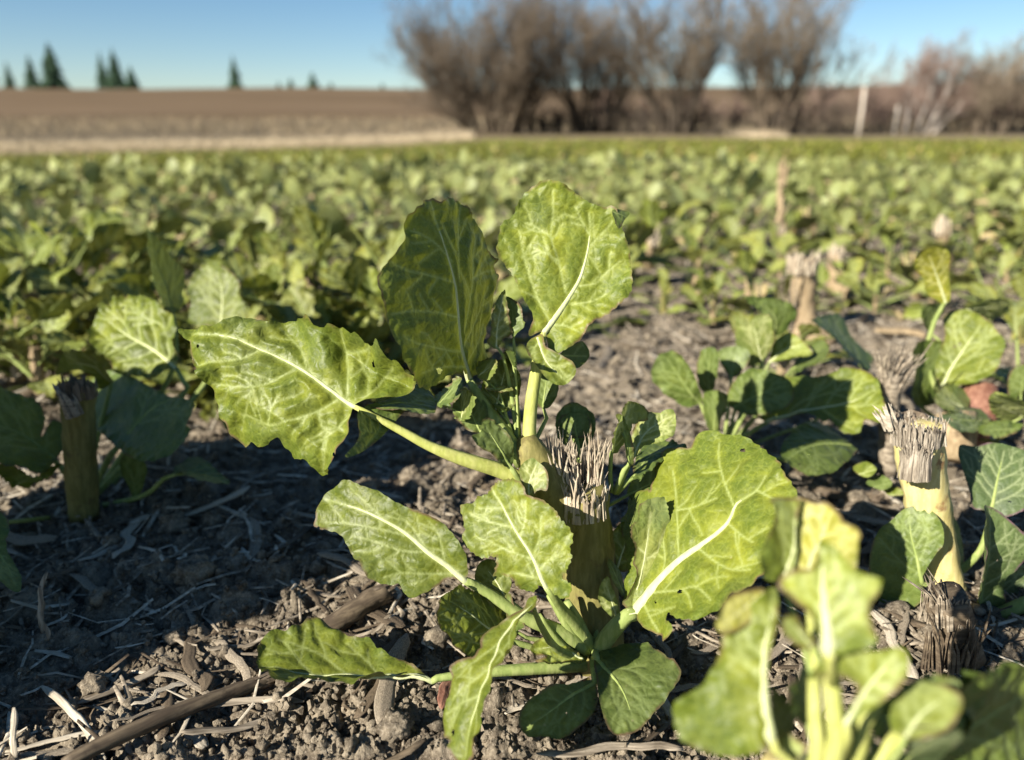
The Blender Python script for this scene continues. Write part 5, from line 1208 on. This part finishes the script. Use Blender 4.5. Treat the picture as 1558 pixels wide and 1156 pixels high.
# the pieces one can name
rsw = np.random.RandomState(9)
named = [((95, 1160), (415, 1010), 30, 'straw_dark', 'long dark rotten stalk running up from the lower left corner'), ((430, 985), (590, 915), 42, 'straw_dark', 'thick broken dark stalk end with a frayed tip, upper end of the log'),
    ((60, 1030), (155, 1125), 18, 'straw_pale', 'pale split straw bent downwards in the lower left'), ((290, 1060), (460, 1040), 20, 'straw', 'grey straw lying right of the long dark stalk'), ((270, 1105), (450, 1058), 24, 'straw', 'long grey split straw below the spoon shaped leaf'),
    ((110, 1045), (240, 990), 20, 'straw', 'grey straw crossing behind the long dark stalk'), ((310, 970), (445, 938), 12, 'straw', 'slim grey straw above the long dark stalk'), ((22, 1160), (48, 1090), 14, 'straw_pale', 'short pale straw standing up in the lower left corner'),
    ((0, 1110), (160, 1085), 20, 'straw_pale', 'pale straw lying flat along the bottom left'), ((455, 805), (545, 808), 12, 'straw_pale', 'short bright straw beside the tip of the lower left leaf'), ((815, 1140), (1040, 1125), 26, 'straw', 'thick grey stalk lying along the bottom edge in the middle'),
    ((480, 1150), (650, 1110), 16, 'straw_dark', 'brown slim stalk in front at the bottom, below the spoon leaf'), ((668, 1065), (715, 985), 20, 'red_stem', 'dark reddish stalk under the stalk of the spoon leaf'), ((970, 1120), (1045, 1020), 14, 'straw_dark', 'thin dark twig left of the blurred plant'),
    ((300, 885), (372, 825), 10, 'straw', 'thin curved twig leaning on the large clod'), ((70, 990), (82, 905), 10, 'straw', 'thin upright twig in the shade at the left'), ((55, 970), (125, 905), 14, 'straw', 'shaded grey straw leaning beside the thin upright twig'),
    ((1290, 745), (1420, 700), 30, 'straw', 'grey straw slab behind the big right leaf'), ((1230, 740), (1330, 760), 26, 'straw_dark', 'dark flat straw between the big leaf and the yellow stump'), ((1340, 735), (1375, 752), 30, 'straw_pale', 'bright flake of straw left of the yellow stump'),
    ((1330, 502), (1410, 508), 26, 'stub', 'tan flat chip lying behind the forked stub'), ((480, 1010), (600, 940), 10, 'straw', 'curling strip hanging off the broken dark stalk end')]
for (a, b, wpx, mt, lab) in named:
    xa, ya, ka = soil_at(*a); xb, yb, kb = soil_at(*b)
    L = math.hypot(xb - xa, yb - ya); wd = wpx * (ka + kb) * .5 / F * (.62 if mt in ('straw', 'straw_pale') else .85)
    if 'standing up' in lab or 'upright' in lab:
        L = math.hypot(a[0] - b[0], a[1] - b[1]) * ka / F
        o = link('dry_straw', straw_mesh('dry_straw', L, wd, rsw.randint(9999), mt, 18)); o.rotation_euler = (0, -1.15, math.atan2(yb - ya, xb - xa)); o.location = ((xa * .7 + xb * .3), (ya * .7 + yb * .3), L * .42)
    elif mt in ('straw_dark', 'red_stem') and wpx > 20:
        v, f = [], []
        n = 26; pts = [Vector((xa + (xb - xa) * t, ya + (yb - ya) * t, (1 - t) * float(soil_h(xa, ya)) * .5 + t * float(soil_h(xb, yb)) * .5 + wd * .16 + .0025 * math.sin(t * 3.5 + L * 90))) for t in np.linspace(0, 1, n)]
        tv, tf = tube_np(pts, [wd * .46 * (1 + .10 * pn(i * .35, wd * 900)) * (1 - .25 * (abs(i / (n - 1) - .5) > .46)) for i in range(n)], 18, rough=.045, seed=int(wpx))
        c = pts[n // 2]; an = math.atan2(yb - ya, xb - xa); R_ = Matrix.Rotation(-an, 3, 'Z')
        # ridged bark: every ring is scaled by a noise that runs along the stalk
        tv2 = []
        for i_, q in enumerate(tv):
            ring, j_ = divmod(i_, 18)
            p_ = pts[min(ring, n - 1)]; v_ = Vector(q) - p_
            if ring < n: v_ *= 1 + .16 * float(pn(j_ * 1.37 + wpx, ring * .12)) + .08 * float(pn(j_ * 3.1, ring * .5 + wpx))
            tv2.append(R_ @ (p_ + v_ - c))
        o = poly_obj('dry_stalk', tv2, tf, M[mt], None); o.location = c; o.rotation_euler = (0, 0, an)
        fo = splinters('frayed_fibres', pts[-1] - (pts[-1] - pts[-2]) * 1.5, pts[-1] - pts[-2], wd * .46, 60, .003, .009, 'fibre_dark' if mt == 'straw_dark' else 'red_stem', o, c, rsw, rin=.2, w=.0009); fo.rotation_euler = (0, 0, -an)
    else:
        o = lay(straw_mesh('dry_straw', L, wd, rsw.randint(9999), mt, 22), (xa + xb) / 2, (ya + yb) / 2, math.atan2(yb - ya, xb - xa), rsw, .0015, L)
    tag(o, lab, 'straw' if o.name.startswith('dry_straw') else 'stalk', 'dry straws and stalks on the soil')
# the many alike: 240 singles nearest, the rest one mass
protos = [straw_mesh('dry_straw', 1.0, rsw.uniform(.05, .13), 900 + i, ('straw', 'straw_dark', 'straw_pale', 'straw', 'straw_dark', 'straw')[i % 6], 14) for i in range(18)]
ns = 0; occupied = []
while ns < 250:
    d = .252 * (3.2) ** (rsw.rand() ** 1.35); a = math.radians(rsw.uniform(-37, 36)); x_, y_ = d * math.sin(a), d * math.cos(a)
    dens = .75 if pn(x_ * 9 + 5, y_ * 9) > -.05 else .25
    if x_ < -.04 and y_ > .33 and y_ < .5: dens *= .45
    if rsw.rand() > dens: continue
    L = rsw.uniform(.012, .05) * (1 + .4 * (d > .45)); o = lay(protos[rsw.randint(18)], x_, y_, rsw.rand() * 6.28, rsw, .001, L)
    o.scale = (L, L * rsw.uniform(.7, 1.4), L * rsw.uniform(.7, 1.2)); tag(o, 'short piece of dry grey straw among many on the bare soil', 'straw', 'short straw pieces strewn over the soil'); ns += 1
V, Fq, b = [], [], 0
for i in range(16000):
    d = .25 * (16) ** (rsw.rand() ** .68); a = math.radians(rsw.uniform(-50, 52)); x_, y_ = d * math.sin(a), d * math.cos(a)
    L = rsw.uniform(.004, .022) * (1 + 1.5 * min(d, 1.8)); w_ = rsw.uniform(.0004, .0016) * (.6 + d * .8); r = rsw.rand() * 6.28; cs, sn = math.cos(r), math.sin(r)
    t = rsw.uniform(-.35, .35); z0 = float(land(x_, y_)) + .0035; bow = rsw.uniform(-.2, .2) * L
    V.append((x_, y_, L, w_, cs, sn, t, bow))
A = np.array(V); zz = soil_h(A[:, 0], A[:, 1]) + .0012
L, w_, cs, sn, t, bow = A[:, 2:].T
ring = []
for f in (-.5, 0, .5):
    for (oy, oz) in ((-1, 0), (0, .6), (1, 0)):
        lx = f * L; ly = oy * w_ * (1 if f == 0 else .6) + bow * (1 - 4 * f * f); lz = oz * w_ + f * L * np.sin(t)
        ring.append(np.stack([A[:, 0] + lx * cs - ly * sn, A[:, 1] + lx * sn + ly * cs, zz + lz], -1))
VV = np.stack(ring, 1).reshape(-1, 3); base = (np.arange(len(A)) * 9)[:, None, None]
q = np.array([(0, 3, 4, 1), (1, 4, 5, 2), (3, 6, 7, 4), (4, 7, 8, 5)])[None] + base
pale = np.hypot(A[:, 0], A[:, 1]) > .5
q = q.reshape(-1, 4); mi = np.repeat(np.array([0, 2, 1, 0, 2])[np.arange(len(A)) % 5], 4); mi = np.where(np.repeat(pale, 4) & (mi == 2) & (np.repeat(np.arange(len(A)) % 3, 4) > 0), 1, mi)
o = link('straw_litter', mesh_np('straw_litter', VV, q, [M['straw'], M['straw_pale'], M['straw_dark']], mat_idx=mi)); tag(o, 'fine broken straw chaff strewn over the soil', kind='stuff')
# ------------------------------------------------------------------ the crop in the field behind
rsf = np.random.RandomState(31)
LP = {'hi': [], 'lo': [], 'dry': []}
for i in range(12):
    L = rsf.uniform(.05, .085); mt = ('field', 'field', 'leaf', 'field')[i % 4]
    LP['hi'].append((proto_leaf('leaf', L, L * rsf.uniform(.35, .9), 700 + i, [M[mt], M['petiole']], L / 26, k=rsf.uniform(-.1, 1.3), fold=rsf.uniform(-.05, .25), ripple=.04, blister=.012), L))
for i in range(10):
    L = rsf.uniform(.05, .085)
    LP['lo'].append((proto_leaf('leaf', L, L * rsf.uniform(.35, .9), 750 + i, [M['field'], M['petiole']], L / 4.6, k=rsf.uniform(-.1, 1.3), fold=rsf.uniform(-.05, .25), ripple=.05, serr=.03), L))
for i in range(4):
    L = rsf.uniform(.035, .06)
    LP['dry'].append((proto_leaf('withered_leaf', L, L * .5, 780 + i, [M['field_dry'] if i % 2 else M['leaf_gold'], M['petiole']], L / 12, k=rsf.uniform(.8, 2.2), fold=.4, ripple=.08), L))
STEMS = []
for i in range(6):
    h = rsf.uniform(.035, .07); r = rsf.uniform(.005, .009)
    tv, tf = tube_np([Vector((0, 0, -.01)), Vector((rsf.uniform(-.004, .004), 0, h * .5)), Vector((rsf.uniform(-.008, .008), 0, h))], [r, r * .95, r * .9], 8, rough=.05, seed=i)
    n0 = len(tv); V = [tuple(v) for v in tv]; Fq = [tuple(dict.fromkeys(f)) for f in tf]
    for k in range(12):
        a = rsf.rand() * 6.28; c = Vector((math.cos(a) * r * .75, math.sin(a) * r * .75, h - .004)); l = rsf.uniform(.006, .02); b = len(V)
        V += [tuple(c + Vector((.0015, 0, 0))), tuple(c + Vector((-.001, .0012, 0))), tuple(c + Vector((-.001, -.0012, 0))), tuple(c + Vector((rsf.randn() * .003, rsf.randn() * .003, l)))]
        Fq += [(b, b + 1, b + 3), (b + 1, b + 2, b + 3), (b + 2, b, b + 3)]
    me = bpy.data.meshes.new('stem'); me.from_pydata(V, [], Fq); me.materials.append(M['stub' if i % 3 == 0 else 'petiole' if i == 1 else 'stem']); me.update(); STEMS.append((me, h))
LABEL_F = 'blurred leafy green crop plant, one of many filling the field behind the sharp plants'
def make_plant(q, seed):
    rs = np.random.RandomState(seed)
    root = thing('crop_plant', (0, 0, 0), LABEL_F, 'plant', 'crop plants filling the field')
    sm, h = STEMS[rs.randint(len(STEMS))]
    link('stem', sm, root)
    nl = rs.randint(9, 14); a0 = rs.rand() * 6.28
    for i in range(nl):
        dry = rs.rand() < .09
        me, L = (LP['dry'] if dry else LP[q])[rs.randint(len(LP['dry' if dry else q]))]
        o = link('withered_leaf' if dry else 'leaf', me, root)
        a = a0 + i * 2.4 + rs.uniform(-.4, .4); f = i / nl
        el = math.radians(rs.uniform(2, 30) if f < .4 else rs.uniform(25, 75))
        s = rs.uniform(.75, 1.25) * (1 if f < .75 else .7)
        o.location = (math.cos(a) * .007, math.sin(a) * .007, h * (.1 + .85 * f))
        o.rotation_euler = (rs.uniform(-.5, .5), -el, a); o.scale = (s, s, s)
    return root
PR = {'hi': [make_plant('hi', 40 + i) for i in range(9)], 'lo': [make_plant('lo', 60 + i) for i in range(6)]}
used = {k: set() for k in PR}
def put(q, x, y, s, rot, label=None):
    i = rsf.randint(len(PR[q])); src = PR[q][i]
    o = src if i not in used[q] else copy_tree(src); used[q].add(i)
    o.location = (x, y, float(soil_h(x, y)) if y < 2 else float(land(x, y))); o.rotation_euler = (0, 0, rot); o.scale = (s, s, s)
    o['label'] = label or LABEL_F
    return o
def pix(x, y, z=0.0):
    dz = z - H; zc = y * CT - dz * ST; b = (y * ST + dz * CT) / zc
    return CX + F * x / zc, CY - F * b, zc
def free(px, py):
    """no crop plants here: the sharp plants stand here, or bare soil shows"""
    if py > 640: return False
    if px < 560: return py < 470 or (px < 90 and py < 500)
    if px < 860: return py < 500
    if px < 960: return py < 400 - (px - 860) * .25
    if px < 1160: return py < 372
    if px < 1340: return py < 365
    return py < 372
pts = []
spots = [(60, 520, 1.0), (40, 470, 1.0), (455, 500, 1.05), (520, 470, 1.0), (600, 480, .95), (165, 455, .9), (540, 540, .9), (1275, 400, .95), (1235, 372, 1.0), (1430, 385, .9), (1545, 405, 1.0), (1000, 395, 1.0), (960, 385, .95), (395, 470, .95), (330, 450, .9), (1185, 420, .6), (1330, 470, .45), (1160, 500, .5), (1060, 385, .8), (20, 560, .9), (100, 485, .95), (245, 470, .9), (205, 425, 1.0), (300, 485, .8), (425, 535, .8), (490, 560, .75), (560, 500, .9), (350, 515, .7), (1500, 470, .45), (1420, 455, .5), (1548, 610, .5), (1290, 450, .45), (1140, 455, .5), (1530, 430, .6), (1240, 470, .4), (1060, 425, .55), (1120, 400, .6), (960, 430, .5), (905, 440, .6), (880, 500, .5), (1350, 415, .6), (1480, 415, .6), (1190, 560, .4), (1010, 470, .4), (1390, 440, .5), (1555, 520, .5), (1085, 490, .35), (1310, 395, .6), (30, 580, .85), (95, 545, .9), (190, 525, .9), (265, 520, .9), (330, 560, .8), (400, 575, .75), (455, 590, .75), (520, 590, .8), (575, 560, .85), (610, 600, .7), (640, 520, .9), (10, 520, 1.0), (150, 500, 1.0), (480, 500, 1.0), (60, 600, .72), (215, 575, .75), (300, 590, .7), (365, 600, .72), (420, 610, .66), (490, 612, .66), (560, 605, .7), (290, 545, .85), (440, 545, .85), (10, 548, .85), (130, 575, .72), (600, 540, .85), (680, 580, .66), (720, 540, .75)]
nfp = 0
SL = {0: 'blurred crop plant at the left edge just above the half shaded stump plant', 3: 'blurred crop plant showing between the scalloped sunlit leaf and the dark upright one', 4: 'blurred crop plant at the foot of the tall upright leaf, left side',
      7: 'blurred crop plant just right behind the tan dry stub', 9: 'blurred crop plant right behind the bright yellow leaf', 10: 'blurred crop plant at the right edge beyond the yellow leaf', 11: 'blurred crop plant right of the sunlit upright leaf where the bare soil ends',
      15: 'small crop plant standing left of the tan dry stub', 16: 'small low crop plant between the tan dry stub and the yellow leaf', 17: 'small low crop plant behind the shaded dark plant, left of the tan stub', 5: 'blurred crop plant at the far left behind the narrow dark leaf'}
for si, (px, py, s) in enumerate(spots):
    x, y, k = soil_at(px, py); put('hi', x, y, s * (1.25 if s < .62 else .92) * rsf.uniform(.95, 1.1), rsf.rand() * 6.28, SL.get(si)); pts.append((x, y)); nfp += 1
# rows run away from the camera, a little to the right
tries = 0
def spacing(y): return .046 + .013 * min(y, 6)
while nfp < 300 and tries < 60000:
    tries += 1
    y = .9 + 4.6 * (tries / 60000) ** 1.0 * rsf.rand() ** .5 if tries > 40000 else .75 + (nfp / 290) * 3.6 + rsf.rand() * .8
    x = rsf.uniform(-.75, .75) * (y + .15); px, py, zc = pix(x, y)
    if px < -90 or px > 1650 or not free(px, py): continue
    m = spacing(y)
    if any((x - a) ** 2 + (y - b) ** 2 < m * m for a, b in pts): continue
    put('hi' if zc < 2.2 else 'lo', x, y, rsf.uniform(.55, .95) * (1.1 if y < 1.3 else 1), rsf.rand() * 6.28); pts.append((x, y)); nfp += 1
# close in behind the single plants the same leaves, joined
def mesh_arrays(me):
    v = np.empty(len(me.vertices) * 3, np.float32); me.vertices.foreach_get('co', v)
    t = np.empty(len(me.loops), np.int32); me.loops.foreach_get('vertex_index', t)
    mi = np.empty(len(me.polygons), np.int32); me.polygons.foreach_get('material_index', mi)
    at_ = []
    for nm in ('vein', 'halo', 'edge'):
        a_ = np.empty(len(me.vertices), np.float32); me.attributes[nm].data.foreach_get('value', a_); at_.append(a_)
    return v.reshape(-1, 3), t.reshape(-1, 3), mi, np.stack(at_, 1)
LA = [(mesh_arrays(m_), L_) for m_, L_ in LP['lo']]; LD = [(mesh_arrays(m_), L_) for m_, L_ in LP['dry']]
NV, NT, NM, NA, off_, npl, grid = [], [], [], [], 0, 0, [p for p in pts]
near_pts = []
for t_ in range(26000):
    if npl >= 1650: break
    y = rsf.uniform(.9, 3.6) if t_ < 15000 else rsf.uniform(.9, 4.6); x = rsf.uniform(-.9, .95) * (y + .15); px, py, zc = pix(x, y)
    if px < -330 or px > 1950 or not free(px, py): continue
    m = .042 + .010 * y
    if any((x - a) ** 2 + (y - b) ** 2 < m * m for a, b in grid): continue
    grid.append((x, y)); npl += 1; a0 = rsf.rand() * 6.28; z_ = float(land(x, y))
    for i in range(6):
        dry = rsf.rand() < .12
        (v_, t2, mi, at_), L_ = (LD[rsf.randint(len(LD))] if dry else LA[rsf.randint(len(LA))])
        f = i / 6; el = math.radians(rsf.uniform(2, 30) if f < .35 else rsf.uniform(25, 78)); s = rsf.uniform(.4, .82)
        R_ = np.array(Matrix.Rotation(a0 + i * 2.4, 3, 'Z') @ Matrix.Rotation(-el, 3, 'Y') @ Matrix.Rotation(rsf.uniform(-.6, .6), 3, 'X'))
        NV.append((v_ * s) @ R_.T + np.array([x, y, z_ + .04 * f])); NT.append(t2 + off_); NM.append(mi + (2 if dry else 0)); NA.append(at_); off_ += len(v_)
NA = np.vstack(NA)
me = mesh_np('crop_leaves', np.vstack(NV), np.vstack(NT), [M['field'], M['petiole'], M['field_dry'], M['stub']], mat_idx=np.concatenate(NM))
fattr(me, 'vein', NA[:, 0]); fattr(me, 'halo', NA[:, 1]); fattr(me, 'edge', NA[:, 2])
tag(link('crop_leaves', me), 'leaves of the crop filling in between the blurred plants', kind='stuff')
pts = grid
# the rest of the field: one mass of leaves
far = 4.6
n = 30000
yy = np.where(rsf.rand(n) < .42, np.sqrt(rsf.uniform(1.9 ** 2, 9.5 ** 2, n)) - .5, 9 * (33 / 9) ** rsf.rand(n)); xx = rsf.uniform(-.80, .80, n) * (yy + .5)
keep = np.ones(n, bool); pa = np.array(pts)
for i in np.where(yy < far + .6)[0]:
    if ((pa - (xx[i], yy[i])) ** 2).sum(1).min() < (.8 * spacing(yy[i])) ** 2: keep[i] = False
xx, yy = xx[keep], yy[keep]; n = len(xx); zz = land(xx, yy)
nl = 5; sc_ = rsf.uniform(.75, 1.25, n) * (1 + .25 * (yy > 9))
a = rsf.rand(n, nl) * 6.28; el = np.radians(rsf.uniform(10, 80, (n, nl))); L = rsf.uniform(.024, .050, (n, nl)) * sc_[:, None]; pl_ = L * .6; wd = L * rsf.uniform(.24, .34, (n, nl))
ca, sa, ce, se = np.cos(a), np.sin(a), np.cos(el), np.sin(el); rl = rsf.uniform(-.7, .7, (n, nl))
h0 = rsf.uniform(.0, .05, (n, nl))
verts = []
for (u, v) in ((0, 0), (.45, .75), (.45, -.75), (.8, .8), (.8, -.8), (1.0, .0)):
    dr = pl_ + u * L; drop = -.35 * u * u * L
    lx = ce * dr; lz = se * dr + drop; lv = v * wd
    cr, sr = np.cos(rl), np.sin(rl)
    X = xx[:, None] + ca * lx - sa * lv * cr; Y = yy[:, None] + sa * lx + ca * lv * cr; Z = zz[:, None] + h0 + lz + lv * sr
    verts.append(np.stack([X, Y, Z], -1))
VV = np.stack(verts, 2).reshape(-1, 3); bs = (np.arange(n * nl) * 6)[:, None, None]
tq = np.array([(0, 2, 1, 1), (1, 2, 4, 3), (3, 4, 5, 5)])
tri = np.array([(0, 2, 1), (1, 2, 4), (1, 4, 3), (3, 4, 5)])[None] + bs
mi = np.repeat(np.searchsorted([.84, .92], rsf.rand(n * nl)), 4)
me = mesh_np('field_crop', VV, tri.reshape(-1, 3), [M['field'], M['field_dry'], M['leaf_gold']], mat_idx=mi)
fattr(me, 'edge', np.ones(len(VV))); fattr(me, 'vein', np.zeros(len(VV))); fattr(me, 'halo', np.full(len(VV), .3))
o = link('field_crop', me); tag(o, 'far rows of the green leafy crop covering the field to its edge', kind='stuff')
